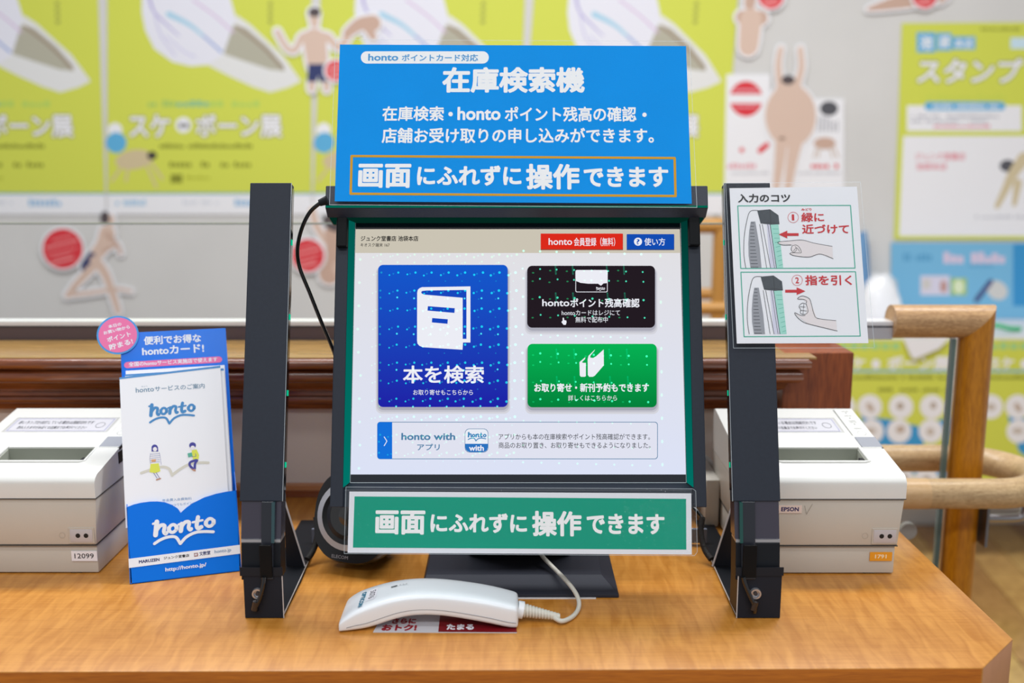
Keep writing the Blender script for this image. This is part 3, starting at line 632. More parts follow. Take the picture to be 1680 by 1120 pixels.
scr.poly([(763.4, 727.8), (800.4, 727.8), (800.4, 734), (799, 738), (796, 740.4), (792, 741.2), (771, 741.2), (767.5, 740.2), (764.5, 737.5), (763.4, 734)], E_('#2A72C0')).up()
scr.logo(766.5, 708.5, 798, 724, E_('#2F80B8')).text('with', 769.5, 739.5, 794, 730, EW, .03, 6); scr.done('app_icon')
scr.poly([(923, 526), (923, 521.5), (924.2, 521), (925.2, 522), (925.4, 525), (929, 526), (929.4, 529), (928, 533), (924.5, 533), (921, 528.5), (921.5, 527.6)], EW); scr.done('hand_pointer')
# reflections of the green sensor lamps, painted on the panel as glowing dots
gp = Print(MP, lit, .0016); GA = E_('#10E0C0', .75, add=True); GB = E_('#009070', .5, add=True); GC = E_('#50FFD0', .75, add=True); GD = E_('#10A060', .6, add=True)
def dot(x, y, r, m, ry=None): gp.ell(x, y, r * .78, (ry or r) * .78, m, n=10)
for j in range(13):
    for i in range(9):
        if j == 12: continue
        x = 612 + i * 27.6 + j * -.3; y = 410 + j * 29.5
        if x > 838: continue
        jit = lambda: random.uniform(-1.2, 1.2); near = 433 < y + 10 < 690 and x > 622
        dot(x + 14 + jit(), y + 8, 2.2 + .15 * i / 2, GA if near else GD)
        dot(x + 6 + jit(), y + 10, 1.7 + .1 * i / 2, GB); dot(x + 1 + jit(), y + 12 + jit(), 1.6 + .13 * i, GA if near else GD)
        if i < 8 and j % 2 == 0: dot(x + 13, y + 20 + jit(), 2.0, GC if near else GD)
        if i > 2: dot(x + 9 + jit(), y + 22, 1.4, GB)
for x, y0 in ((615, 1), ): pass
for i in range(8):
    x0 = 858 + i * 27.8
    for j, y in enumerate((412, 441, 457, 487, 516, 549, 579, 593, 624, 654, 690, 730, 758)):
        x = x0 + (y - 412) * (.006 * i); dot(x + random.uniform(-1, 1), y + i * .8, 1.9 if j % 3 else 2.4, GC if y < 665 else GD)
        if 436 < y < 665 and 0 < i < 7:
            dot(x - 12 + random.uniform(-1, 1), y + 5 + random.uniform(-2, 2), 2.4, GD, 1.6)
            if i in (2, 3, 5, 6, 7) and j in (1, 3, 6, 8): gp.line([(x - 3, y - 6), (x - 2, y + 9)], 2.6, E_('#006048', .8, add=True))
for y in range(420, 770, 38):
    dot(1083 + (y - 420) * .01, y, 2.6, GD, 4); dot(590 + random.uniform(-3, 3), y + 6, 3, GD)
gp.done('painted_reflections', kind='stuff')
# hood
HP = MP.shift(.030)
a = HP.uv(533.5, 341); b = HP.uv(1161, 304.5)
Hm = mat('#2A3140', .45, bump=.2, bscale=900)
MB().prism([HP.at(a[0], v, w) for v, w in ((a[1] - .006, -.012), (a[1], 0), (b[1], 0), (b[1], -.045), (a[1] - .006, -.045))], HP.ex * (b[0] - a[0]), Hm).build('hood', mon, bevel=.0008)
obox(HP, a[0] + .0005, a[1] + .0002, b[0] - .0005, a[1] + .0022, 0, .0004, emit('#006450')).build('painted_hood_glow', mon)  # teal gleam along the hood's lower front, painted as an emitting strip
MB().hexa([HP.at(*p) for p in ((a[0] + .002, a[1] - .006, -.0125), (b[0] - .002, a[1] - .006, -.0125), (b[0] - .002, a[1] - .0062, -.036), (a[0] + .002, a[1] - .0062, -.036), (a[0] + .002, a[1] - .0068, -.0125), (b[0] - .002, a[1] - .0068, -.0125), (b[0] - .002, a[1] - .007, -.036), (a[0] + .002, a[1] - .007, -.036))], emit('#02281F')).build('sensor_window', mon)
for x0, x1, y1 in ((551.5, 570, 404), (1131, 1148, 402)):
    pbox(MP, x0, 346, x1, y1, .018, .0101, mat('#0A0C10', .5, spec=.15)).build('hood_bracket', mon, bevel=.001)
# neck and base
MB().hexa([Vector(v) for v in ((-.045, .965, CT + .012), (.06, .965, CT + .012), (.06, 1.03, CT + .012), (-.045, 1.03, CT + .012), (-.045, .955, CT + .10), (.06, .955, CT + .10), (.06, .99, CT + .10), (-.045, .99, CT + .10))], BLKG).build('neck', mon, bevel=.003)
xl, xR, yf, yb = -.0862, .1006, .8885, 1.05
bm_ = MB(); ring = lambda x0, x1, y0, y1, z: [Vector((x0, y0, z)), Vector((x1, y0, z)), Vector((x1, y1, z)), Vector((x0, y1, z))]
bm_.loft([ring(xl, xR, yf, yb, CT + .0002), ring(xl, xR, yf, yb, CT + .0035), ring(xl + .003, xR - .014, yf + .030, yb - .01, CT + .0105)], mat('#2A2C36', .5, spec=.25, bump=.1, bscale=700))
bm_.build('base', mon, bevel=.0006)
# cable from the hood to the back
kb = MB(); D3 = lambda pts: [D(x, y, d) for x, y, d in pts]
kb.tube(D3([(536, 329, .945), (524, 334, .945), (507, 350, .95), (494, 378, .955), (488, 410, .96), (492, 440, .965), (508, 480, .97), (528, 530, .975), (546, 572, .98), (560, 610, .99)]), .0019, BLKG, 12, 6)
kb.build('cable', mon, smooth=True)
MB().tube(D3([(537, 328, .945), (524, 333, .945)]), lambda t: .0042 - .001 * t, BLK2, 12, 1).build('cable_plug', mon, smooth=True)

# ---------------------------------------------------------------- signs
FILM = clear('#FFFFFF', .3, .06, haze=.004)
def rect_sheet(name, pl, pts, th, m, parent=None, r=0, **kw):
    uv = [pl.uv(*p) for p in pts]; return MB().prism([pl.at(u, v, 0) for u, v in uv], -pl.n * th, m).build(name, parent, **kw)
def tilted(px_, py_, d, lean, yaw=0, roll=0):
    l, y_, r_ = map(math.radians, (lean, yaw, roll)); ex_ = Vector((math.cos(y_) * math.cos(r_), math.sin(y_), math.sin(r_)))
    ey_ = Vector((-math.sin(y_) * math.sin(l) - math.sin(r_), math.sin(l), math.cos(l))); return Plane(D(px_, py_, d), ex_, ey_)
BP = tilted(549, 330, .944, 21.1, -.3)
bs = thing('blue_sign', D(842, 332, .944), 'large blue laminated stock search sign leaning on top of the monitor', 'sign')
BLU = mat('#009AF4', .6, spec=.04, coat=0, coatrough=.25, bump=.12, bscale=1400, vary=.05, vscale=20); PW = mat('#FDFEFF', .5)
rect_sheet('print_sheet', BP, [(549, 330), (1135, 334), (1125.6, 75.5), (557.7, 73)], .0006, BLU, bs)
shb = [o for o in bs.children][0]
lam = rect_sheet('laminate', BP.shift(.0012), [(541, 336.5), (1143, 341), (1131, 69), (551, 66)], .0001, FILM, bs)
box__ = MB()
for a_, b_ in (((541, 336.5), (543.5, 336.5)),): pass
bpz = Print(BP, bs, .0014); LE = mat('#DDE8EE', .2, alpha=.55)
bpz.line([(541, 336.5), (1143, 341), (1131, 69), (551, 66)], .9, LE, close=True).done('laminate_edge')
b1 = Print(BP, shb)
k1 = cv(540, 50, 2.7097)
b1.rrect(592, 84.2, 802, 104.3, 10, PW).up().text('honto', 603.8, 99.9, 653.7, 88.2, mat('#3C9AD8'), .03, 8).text('ポイントカード対応', 659, 100.8, 784.5, 88.8, mat('#3C9AD8'), .026, 8); b1.done('caption')
b1.text('在庫検索機', 725.3, 152.4, 959, 110, PW, .036, 14, 4); b1.done('title_lettering')
b1.text('在庫検索', 627, 198.6, 728.4, 174.3, PW, .025, 10).ell(739.3, 187.2, 3.7, 3.7, PW).text('honto', 750.4, 197.3, 821.4, 175.3, PW, .03, 10).text('ポイント残高の確認', 828.2, 199.8, 1043.7, 174.8, PW, .025, 10).ell(1057.4, 188.3, 3.6, 3.6, PW)
b1.text('店舗お受け取りの申し込みができます。', 626, 234.8, 1072.4, 209.6, PW, .025, 10); b1.done('lettering')
b1.line([(577, 256), (1106.8, 259.3), (1108.3, 321.5), (575.4, 317.8)], 4, mat('#DDA424', .5, spec=.1), close=True).done('gold_frame')
def touchless(P_, b, m, big=.036, sm=.036):
    for t, (x0, y0, x1, y1) in zip(('画面', 'にふれずに', '操作', 'できます'), b): P_.text(t, x0, y0, x1, y1, m, big if t in ('画面', '操作') else sm, 14, 4)
touchless(b1, ((587.2, 308.3, 675, 268.7), (683.9, 304.8, 855.5, 271.4), (862.9, 311, 950.7, 268.7), (957.8, 307, 1096, 273.5)), PW); b1.done('touchless_lettering')

GP = tilted(570.3, 906.4, .872, 16.8, 0, -.3)
gs = thing('green_sign', D(850, 908, .872), 'green laminated touchless notice below the screen', 'sign')
GRN = mat('#00A286', .6, spec=.04, coat=.22, coatrough=.12, cbump=.8, bscale=330); WG = mat('#EEF1F8', .5, coat=.3, coatrough=.2, cbump=.3, bscale=330)
rect_sheet('print_sheet', GP, [(570.3, 906.4), (1135, 909.4), (1134, 809), (573.2, 806)], .0006, WG, gs)
shg = gs.children[0]
rect_sheet('laminate', GP.shift(.0012), [(565, 907.5), (1139, 911), (1143.5, 905), (1141, 805), (1136, 801.5), (568, 798.5)], .0001, clear('#FFFFFF', .9, .06, haze=.004, wrinkle=.0010), gs)
g1 = Print(GP, shg); g1.poly([(579, 898), (1126, 901.3), (1125.6, 818), (581.7, 814)], GRN).done('green_field')
touchless(g1, ((615.5, 876.4, 698, 837.2), (706, 873.6, 864.8, 842), (872.9, 879.4, 954, 838), (962.5, 875.8, 1090, 842.8)), PW); g1.done('lettering')
Print(GP, gs, .0014).line([(565, 907.5), (1139, 911), (1143.5, 905), (1141, 805), (1136, 801.5), (568, 798.5)], .8, LE, close=True).done('laminate_edge')

# ================================================================ SENSOR POSTS
SMO = mat('#3C3846', .25, coat=.5); ALU = mat('#C8C8CC', .3, .8); GRN_L = emit('#10C090')
def sensor_post(sx, wbar, xb, label, flip):
    """sx: which side faces the monitor (+1 right)"""
    st = thing('sensor_post', (xb, .86, CT), label, 'sensor post', group='leaning black sensor posts beside the monitor')
    l_ = math.radians(17.4); s1, c1_ = math.sin(l_), math.cos(l_)
    P0 = Plane(Vector((xb - wbar / 2, .860, CT + .105)), (1, 0, 0), (0, s1, c1_))
    L = .293
    obox(P0, 0, 0, wbar, L, -.013, 0, BLK).build('sensor_bar', st, bevel=.0008)
    ins = wbar if sx > 0 else -.0006
    e = MB()       # clear strip along the inner side with small lamps
    obox(P0, ins, .01, ins + .0006, L - .004, -.011, -.003, mat('#161A20', .15, coat=.6), e)
    obox(P0, ins, .0, ins + .0005, L, -.0011, -.0003, mat('#AEB6BC', .2), e); e.build('side_window', st)
    for v in (.03, .095, .165, .235):
        obox(P0, ins + sx * .0004, v, ins + sx * .0009 + .0005, v + .005, -.0075, -.004, GRN_L).build('lamp', st)
    # lower stack of sleeves, leaning like the bar then upright foot
    xl_, xr_ = xb - wbar / 2, xb + wbar / 2
    Pl = lambda z: .860 - (.105 - z) * .20      # front y for a height above the counter
    sl = MB().hexa([Vector(v) for v in ((xl_ + .0015, Pl(.072), CT + .072), (xr_ - .001, Pl(.072), CT + .072), (xr_ - .001, Pl(.072) + .018, CT + .072), (xl_ + .0015, Pl(.072) + .018, CT + .072),
        (xl_ + .0015, Pl(.106) + .002, CT + .106), (xr_ - .001, Pl(.106) + .002, CT + .106), (xr_ - .001, Pl(.106) + .02, CT + .106), (xl_ + .0015, Pl(.106) + .02, CT + .106))], SMO)
    sl.build('smoked_sleeve', st, bevel=.0006)
    ibx = xb - sx * .004 if True else xb
    i0, i1 = (ibx + .005, ibx + .016) if sx > 0 else (ibx - .0185, ibx - .006)
    MB().hexa([Vector(v) for v in ((i0, Pl(.038) - .003, CT + .038), (i1, Pl(.038) - .003, CT + .038), (i1, Pl(.038) + .006, CT + .038), (i0, Pl(.038) + .006, CT + .038),
        (i0, Pl(.105) - .002, CT + .1055), (i1, Pl(.105) - .002, CT + .1055), (i1, Pl(.105) + .006, CT + .1055), (i0, Pl(.105) + .006, CT + .1055))], mat('#23262F', .3, coat=.2)).build('inner_rail', st, bevel=.0006)
    MB().box((i0 + .0002, Pl(.042) - .0052, CT + .040), (i1 - .0002, Pl(.042) - .003, CT + .0705), mat('#0A0A0B', .45, spec=.2)).build('lower_rail', st, bevel=.0005)
    gx = i1 if sx > 0 else i0
    MB().hexa([Vector(v) for v in ((gx - .0016, Pl(.07) - .0042, CT + .07), (gx + .0012, Pl(.07) - .0042, CT + .07), (gx + .0012, Pl(.07), CT + .07), (gx - .0016, Pl(.07), CT + .07),
        (gx - .0016, Pl(.105) - .0032, CT + .105), (gx + .0012, Pl(.105) - .0032, CT + .105), (gx + .0012, Pl(.105), CT + .105), (gx - .0016, Pl(.105), CT + .105))], mat('#0C4A44' if sx < 0 else '#2A4A50', .2, coat=.5)).build('rail_edge', st)
    MB().box((xl_ + .002, Pl(.07) - .001, CT + .0695), (xr_ - .001, Pl(.07) + .016, CT + .0722), ALU).build('metal_seam', st)
    MB().hexa([Vector(v) for v in ((xl_ + .002, Pl(.04), CT + .036), (xr_ - .001, Pl(.04), CT + .036), (xr_ - .001, Pl(.04) + .02, CT + .036), (xl_ + .002, Pl(.04) + .02, CT + .036),
        (xl_ + .002, Pl(.07) - .0015, CT + .0692), (xr_ - .001, Pl(.07) - .0015, CT + .0692), (xr_ - .001, Pl(.07) + .018, CT + .0692), (xl_ + .002, Pl(.07) + .018, CT + .0692))], BLK2).build('lower_sleeve', st, bevel=.0006)
    MB().box((xl_ + .0015, .8444, CT + .041), (xr_ + .0015, .8452, CT + .049), mat('#1D2027', .5, spec=.25)).build('tape_band', st)
    fo_ = MB().box((xl_ + .004, .8455, CT + .0005), (xr_ + .0006, .8475, CT + .043), mat('#20242D', .5, spec=.2))
    fo_.box((xl_ + .004, .8475, CT + .0005), (xl_ + .006 if sx > 0 else xl_ + .0055, .875, CT + .043), BLK2)
    fo_.build('foot_plate', st, bevel=.0004)
    ex_ = xr_ + .0006 if sx > 0 else xl_ + .004
    MB().box((ex_ - .0004, .8452, CT + .0005), (ex_ + .0004, .8458, CT + .043), mat('#C9C5C4', .3)).build('bright_edge', st)
    # base plate running back and triangular gusset
    ox = .012 if sx > 0 else -.012
    MB().prism([Vector(v) for v in ((xl_ + .004, .8475, CT + .0004), (xr_, .8475, CT + .0004), (xr_ if sx > 0 else .2275, .925, CT + .0004), (xr_ - .0072 if sx > 0 else .2270, 1.09, CT + .0004), (xl_ + .004 + (ox if sx < 0 else 0) * -.6, 1.09, CT + .0004))], (0, 0, .0022), mat('#15171C', .5, spec=.2)).build('base_plate', st)
    gi, ga, go = (-.2085, -.2262, -.2275) if sx > 0 else (.2020, .2204, .2225)
    MB().prism([Vector(v) for v in ((gi, .9575, CT + .003), (go, .9575, CT + .003), (go, .9575, CT + .069), (ga, .9575, CT + .0715))], (0, .0018, 0), mat('#1B1C22', .35, spec=.3)).build('gusset', st)
    MB().tube([Vector((ga, .957, CT + .0715)), Vector((gi, .957, CT + .003))], .0009, mat('#C4C4C8', .3), 8, 1).build('gusset_edge', st, smooth=True)
    bxx = xr_ if sx > 0 else xl_ + .004
    MB().tube([Vector((bxx, .8478, CT + .0027)), Vector((bxx - sx * .0025, .99, CT + .0027))], .0006, mat('#B8AFA8', .3), 6, 1).build('plate_edge', st)
    # ring bolt and small cable
    bx = xb - sx * .0005 - .002; rb_ = MB()
    zc = CT + .0245
    for r0, r1, m in ((.0052, .0034, ALU),):
        n = 20
        rings = [cyl(Vector((bx, .8452, zc)), Y, X, Z, r0, n), cyl(Vector((bx, .8425, zc)), Y, X, Z, r0 * .92, n), cyl(Vector((bx, .8425, zc)), Y, X, Z, r1, n), cyl(Vector((bx, .8448, zc)), Y, X, Z, r1, n)]
        rb_.loft(rings, m)
    rb_.tube([(bx, .8448, zc), (bx, .843, zc)], .0018, mat('#3A3A40', .3), 14, 1)
    rb_.build('ring_bolt', st, smooth=True)
    s5 = sx
    MB().tube([(bx + s5 * .007, .842, CT + .041), (bx + s5 * .0062, .841, CT + .034), (bx + s5 * .003, .840, CT + .022), (bx - s5 * .001, .840, CT + .014), (bx - s5 * .0015, .8445, CT + .009)] if sx > 0 else
              [(bx - .012, .842, CT + .041), (bx - .010, .841, CT + .034), (bx - .005, .840, CT + .022), (bx - .001, .840, CT + .014), (bx + .0, .8445, CT + .007)], .0021, mat('#0E0F12', .2, coat=.6), 10, 4).build('cable', st, smooth=True)
    MB().tube([(bx - .0005, .8395, CT + .019), (bx - .0025, .8398, CT + .011)], .0028, mat('#2A2220', .3, coat=.4), 10, 1).build('cable_sleeve', st, smooth=True)
    # braided cable and clip at the back of the base plate
    yy = 1.0
    MB().tube([(xb + sx * .017, .965, CT + .007), (xb + sx * .022, .975, CT + .014), (xb + sx * .0245, .985, CT + .028), (xb + sx * .022, .992, CT + .042)], .0032, mat('#1A1512', .7, bump=.6, bscale=600), 10, 5).build('braided_cable', st, smooth=True)
    MB().tube([(xb + sx * .021, .99, CT + .040), (xb + sx * .030, 1.0, CT + .049), (xb + sx * .045, 1.03, CT + .054), (xb + sx * .07, 1.06, CT + .05)], .0022, BLKG, 10, 5).build('black_cable', st, smooth=True)
    box('cable_clip', (xb + sx * .02 - .009, 1.02, CT + .0026), (xb + sx * .02 + .009, 1.024, CT + .018), mat('#6E7482', .35), st)
    return st
sensor_post(1, .0382, -.2247, 'black leaning sensor post standing left of the monitor', 0)
sensor_post(-1, .0425, .2190, 'black leaning sensor post standing right of the monitor, carrying the tips card', 1)

# tips card on the right post
CP = tilted(1209, 563.3, .896, 17.4, -.6, .3)
tc_ = thing('tips_card', D(1315, 563, .90), 'white laminated card with input tips drawings taped to the right sensor post', 'card')
rect_sheet('print_sheet', CP, [(1209, 563.3), (1424.8, 562.7), (1405.9, 306), (1196.8, 308.6)], .0005, mat('#F9FAFF', .5, spec=.3), tc_)
shc = tc_.children[0]
lp_ = [(1203, 571), (1434, 570.5), (1411, 299), (1190, 301)]
rect_sheet('laminate', CP.shift(.0009), lp_, .0001, FILM, tc_); Print(CP, tc_, .0011).line(lp_, .8, LE, close=True).done('laminate_edge')
p = Print(CP, shc); q8 = cv(1180, 290, 3.8605)
TG = mat('#46B49C', .5); KR = mat('#D3202E', .5); K_ = mat('#22242A', .5); GY = mat('#9DA0A8', .5); LV = mat('#DDDDF0', .5); MINT = mat('#A6E4D6', .5); SK = mat('#F1E9EA', .5); CH = mat('#4A5158', .6, vary=.35, vscale=900)
p.line(q8(117, 184, 831, 181, 860, 578, 136, 580), 1.7, TG, close=True).line(q8(137, 604, 863, 601, 893, 1008, 157, 1012), 1.7, TG, close=True).done('drawing_frame')
def device(dx, dy, yb_):
    S = lambda *a: q8(*[v + (dx if i % 2 == 0 else dy) for i, v in enumerate(a)])
    k_ = (yb_ - 578 - dy)
    p.poly(S(322, 300, 375, 300, 405, 577, 360, 577), MINT).poly(S(300, 300, 322, 300, 360, 577, 322, 577), LV).up()
    for i in range(9): p.line(S(338 + i * 5, 330 + i * 29, 374 + i * 3.5, 330 + i * 29 - 8 * (i > 2)), .7, TG)
    p.line(S(245, 213, 195, 220, 172, 290, 158, 380, 155, 470, 160, 530, 168, 577), .9, K_, smooth=True)
    p.line(S(256, 300, 300, 577), .8, K_).line(S(272, 300, 325, 577), .8, K_).line(S(307, 300, 350, 577), .7, K_).line(S(322, 300, 362, 577), 1.0, K_).up()
    p.poly(S(200, 283, 228, 283, 240, 350, 256, 450, 268, 577, 198, 577, 186, 500, 184, 420, 190, 340), GY).up()
    for i in range(14): y = 292 + i * 21.5; x_ = 199 + i * .2 - 6 * math.sin(i / 14 * 3.1); p.line(S(x_ , y, x_ + 20 + i * 2.1, y), .9, K_)
    p.up().poly(S(240, 213, 320, 206, 375, 245, 381, 300, 330, 303, 262, 295), CH).up()
    p.line(S(320, 207, 328, 302), .6, K_).line(S(320, 206, 375, 245), .6, K_).line(S(262, 295, 330, 288, 380, 299), .5, K_)
device(0, 0, 578); device(22, 419, 1008)
p.poly(q8(378, 413, 445, 406, 525, 402, 600, 418, 716, 441, 720, 519, 640, 489, 575, 507, 500, 505, 445, 490, 455, 478, 460, 430, 372, 424), SK).up()
p.line(q8(455, 432, 400, 432, 372, 420, 380, 412, 445, 406, 525, 401, 600, 420, 716, 441), .9, K_, smooth=True).line(q8(478, 480, 446, 485, 470, 498, 520, 506, 575, 507, 640, 489, 722, 519), .9, K_, smooth=True)
p.line(q8(462, 435, 455, 460, 470, 478, 500, 482, 520, 478, 505, 445, 485, 432, 462, 437), .8, K_, smooth=True).line(q8(470, 470, 490, 450, 510, 475), .7, K_, smooth=True).line(q8(480, 440, 490, 460, 475, 478), .7, K_, smooth=True)
p.poly(q8(497, 772, 530, 757, 570, 775, 585, 812, 620, 900, 740, 908, 745, 975, 560, 930, 515, 895, 480, 865, 520, 880, 550, 870, 555, 800, 535, 778), SK).up()
p.line(q8(550, 800, 552, 785, 530, 776, 497, 774, 505, 762, 530, 755, 570, 772, 585, 815, 600, 870, 625, 897, 740, 911), .9, K_, smooth=True).line(q8(545, 878, 515, 878, 478, 860, 490, 885, 525, 915, 560, 930, 640, 950, 748, 976), .9, K_, smooth=True)
p.line(q8(550, 805, 525, 800, 505, 820, 515, 840, 515, 865, 545, 870, 562, 850, 550, 805), .8, K_, smooth=True).line(q8(510, 822, 545, 825), .7, K_).line(q8(515, 845, 555, 850), .7, K_).line(q8(535, 805, 530, 870), .6, K_)
p.done('drawing')
p.poly(q8(376, 365, 430, 341, 430, 357, 502, 357, 502, 374, 430, 374, 430, 390), KR).poly(q8(545, 724, 490, 748, 490, 733, 417, 733, 417, 715, 490, 715, 490, 700), KR).done('arrow')
p.text('入力のコツ', *q8(119, 164)[0], *q8(448, 107)[0], K_, .03, 10)
p.text('緑に', *q8(520, 286)[0], *q8(662, 226)[0], KR, .024, 10).text('近づけて', *q8(525, 361)[0], *q8(820, 300)[0], KR, .024, 10).text('指を引く', *q8(545, 687)[0], *q8(838, 622)[0], KR, .024, 10).text('みどり', *q8(520, 215)[0], *q8(584, 199)[0], KR, .03, 6)
for cx, cy, t in ((468, 257, '1'), (493, 655, '2')):
    a = q8(cx, cy)[0]; p.ring(a[0], a[1], 8.6, 8.6, .6, KR); p.text(t, a[0] - (2.1 if t == '1' else 2.8), a[1] + 5, a[0] + (1.4 if t == '1' else 2.8), a[1] - 5, KR, .02, 8)
p.done('lettering')

# ================================================================ LEAFLET HOLDER
A_ = G(213, 958, CT + .0005); B_ = G(396.5, 936, CT + .0005); exh = (B_ - A_); exh.z = 0; exh.normalize()
back = Vector((-exh.y, exh.x, 0)); ln_ = math.radians(22.5); eyh = back * math.sin(ln_) + Vector((0, 0, math.cos(ln_)))
HPf = Plane(A_, exh, eyh); HB = HPf.shift(-.014)
HBL = mat('#0076EC', .5, spec=.1, coat=.15, coatrough=.15); HDB = mat('#0F66C8', .45)
lh = thing('leaflet_holder', (A_ + B_) / 2, 'blue cardboard leaflet holder with pink badge leaning beside the left printer', 'leaflet holder')
W_ = (B_ - A_).length
# body: back panel, sides and pocket front
tb_u = HB.uv(367, 538)
bmk = MB(); obox(HB, 0, .0, W_, tb_u[1], -.001, 0, HBL, bmk); bmk.build('back_panel', lh)
q9 = cv(200, 700, 4.148)
wave = q9(780, 432, 715, 440, 640, 455, 560, 480, 480, 520, 440, 548, 400, 584, 380, 555, 340, 530, 290, 512, 240, 507, 190, 508, 130, 516, 80, 528, 20, 548)
pf = [HPf.uv(*w_) for w_ in wave]; pf[0] = (W_, pf[0][1]); pf[-1] = (0, pf[-1][1])
loop = [(0.002, 0), (W_ - .002, 0)] + pf
MB().prism([HPf.at(u, v, 0) for u, v in loop], -HPf.n * .0008, HBL).build('pocket_front', lh)
shp = [o for o in lh.children if o.name.startswith('pocket')][0]
for u in (0, W_ - .0008): MB().prism([HPf.at(u, 0, 0), HPf.at(u, pf[0][1] if u else pf[-1][1], 0), HB.at(u, (pf[0][1] if u else pf[-1][1]) + .02, 0), HB.at(u, 0, 0)], exh * .0008, HDB).build('side_flap', lh)
obox(HPf, 0, 0, W_, .0008, -.014, 0, HDB).build('bottom_flap', lh)
MB().prism([HB.at(.01, .01, -.001), HB.at(W_ - .01, .01, -.001), Vector((*(B_ + back * .11 - exh * .02).xy, CT + .0005)), Vector((*(A_ + back * .11 + exh * .02).xy, CT + .0005)), ], back * .001 + Vector((0, 0, .0006)), HDB).build('easel_leg', lh)
h = Print(HPf, shp, .0003); WH = mat('#F2F5FC', .5)
h.poly(q9(45, 898, 803, 802, 805, 862, 48, 960), WH).up()
h.logo(*HPf_px if False else (0, 0, 0, 0), WH) if False else None
def logo_on(P_, x0, y0, x1, y1, slope, m):
    """logo whose baseline follows the sheet: its box is sheared by slope (px per px)"""
    U0 = P_.U; 
    P_.U = lambda pts: U0([(x, y + (x - x0) * slope) for x, y in pts]); P_.logo(x0, y0, x1, y1, m); P_.U = U0
h.w += 0
NV = mat('#1A2A6A', .5)
def ptext(P_, t, x0, y0, x1, y1, hgt, m, bold=0, n=8):
    """text whose bottom left is (x0,y0) px, bottom right (x1,y1) px, height in px"""
    (u0, v0), (u1, v1) = P_.U([(x0, y0), (x1, y1)]); _, v2 = P_.U([(x0, y0 - hgt)])[0]
    v, f = glyphs(t, 3); xs = [q_[0] for q_ in v]; ys = [q_[1] for q_ in v]; a, b, c, d = min(xs) - bold, max(xs) + bold, min(ys) - bold, max(ys) + bold
    ux, uy = (u1 - u0) / (b - a), (v1 - v0) / (b - a); sy = (v2 - v0) / (d - c); Lh = math.hypot(ux, uy); nx, ny = -uy / Lh * sy, ux / Lh * sy
    offs = [(0, 0)] if not bold else [(bold * math.cos(2 * math.pi * k / n), bold * math.sin(2 * math.pi * k / n)) for k in range(n)] + [(0, 0)]
    for ox, oy in offs: P_.add([(u0 + (p_[0] + ox - a) * ux + (p_[1] + oy - c) * nx, v0 + (p_[0] + ox - a) * uy + (p_[1] + oy - c) * ny) for p_ in v], f, m)
for t, a, b, hg, m, bo in (('MARUZEN', (116, 930), (257, 912), 22, NV, .05), ('ジュンク堂書店', (285, 904), (459, 884), 21, mat('#25282E', .5), .03), ('文教堂', (528, 878), (603, 868), 28, NV, .03), ('honto.jp', (632, 868), (744, 853), 30, mat('#3A78A8', .5), .012), ('http://honto.jp/', (297, 992), (577, 955), 34, WH, .025)):
    ptext(h, t, *q9(*a)[0], *q9(*b)[0], hg / 4.148, m, bo)
h.poly(q9(490, 859, 517, 856, 519, 880, 492, 884), mat('#8C3A30', .5)).up(); ptext(h, '米', *q9(494, 880)[0], *q9(515, 877)[0], 4.6, WH, .03)
h.done('lettering')
sl_ = -.163
logo_on(h, *q9(200, 640)[0], *q9(636, 838)[0], sl_, WH); h.done('logo')
# back panel print
hb = Print(HB, lh.children[0]); q10 = cv(150, 510, 4.1486)
PK = mat('#F273AC', .5)
sb_ = [o for o in lh.children if o.name.startswith('back_panel')][0]; hb.parent = sb_
hb.line(q10(245, 368, 868, 330), 11.2, PK).up()
ptext(hb, '便利でお得な', *q10(358, 232)[0], *q10(748, 212)[0], 14.2, WH, .03); ptext(hb, 'hontoカード!', *q10(346, 304)[0], *q10(768, 280)[0], 14.2, WH, .03)
ptext(hb, '全国のhontoサービス実施店で使えます', *q10(254, 379)[0], *q10(858, 343)[0], 7.6, WH, .02); hb.done('lettering')
# pink badge
BDp = HB.shift(.002); bu = BDp.uv(*q10(180, 163)[0]); br_ = (BDp.uv(*q10(324, 163)[0])[0] - BDp.uv(*q10(36, 163)[0])[0]) / 2
def disc(pl, u, v, r, w0, w1, m, n=40): return MB().prism([pl.at(u + r * math.cos(2 * math.pi * k / n), v + r * 1.0 * math.sin(2 * math.pi * k / n), w0) for k in range(n)], pl.n * (w1 - w0), m)
bd = disc(BDp, bu[0], bu[1], br_, -.001, 0, mat('#3A9AE4', .5)).build('round_badge', lh, label='pink round badge with blue rim')
pbd = Print(BDp, bd); disc_uv = [(bu[0] + br_ * .91 * math.cos(2 * math.pi * k / 40), bu[1] + br_ * .91 * math.sin(2 * math.pi * k / 40)) for k in range(40)]
pbd.poly(disc_uv, PK, raw=True).up()
for t, a, b, hg in (('本日の', (118, 119), (206, 98), 5.6), ('お買い物から', (86, 163), (264, 118), 6), ('ポイント', (112, 214), (272, 170), 8.6), ('貯まる!', (126, 268), (286, 222), 9.6)): ptext(pbd, t, *q10(*a)[0], *q10(*b)[0], hg, WH, .024)
pbd.done('lettering')
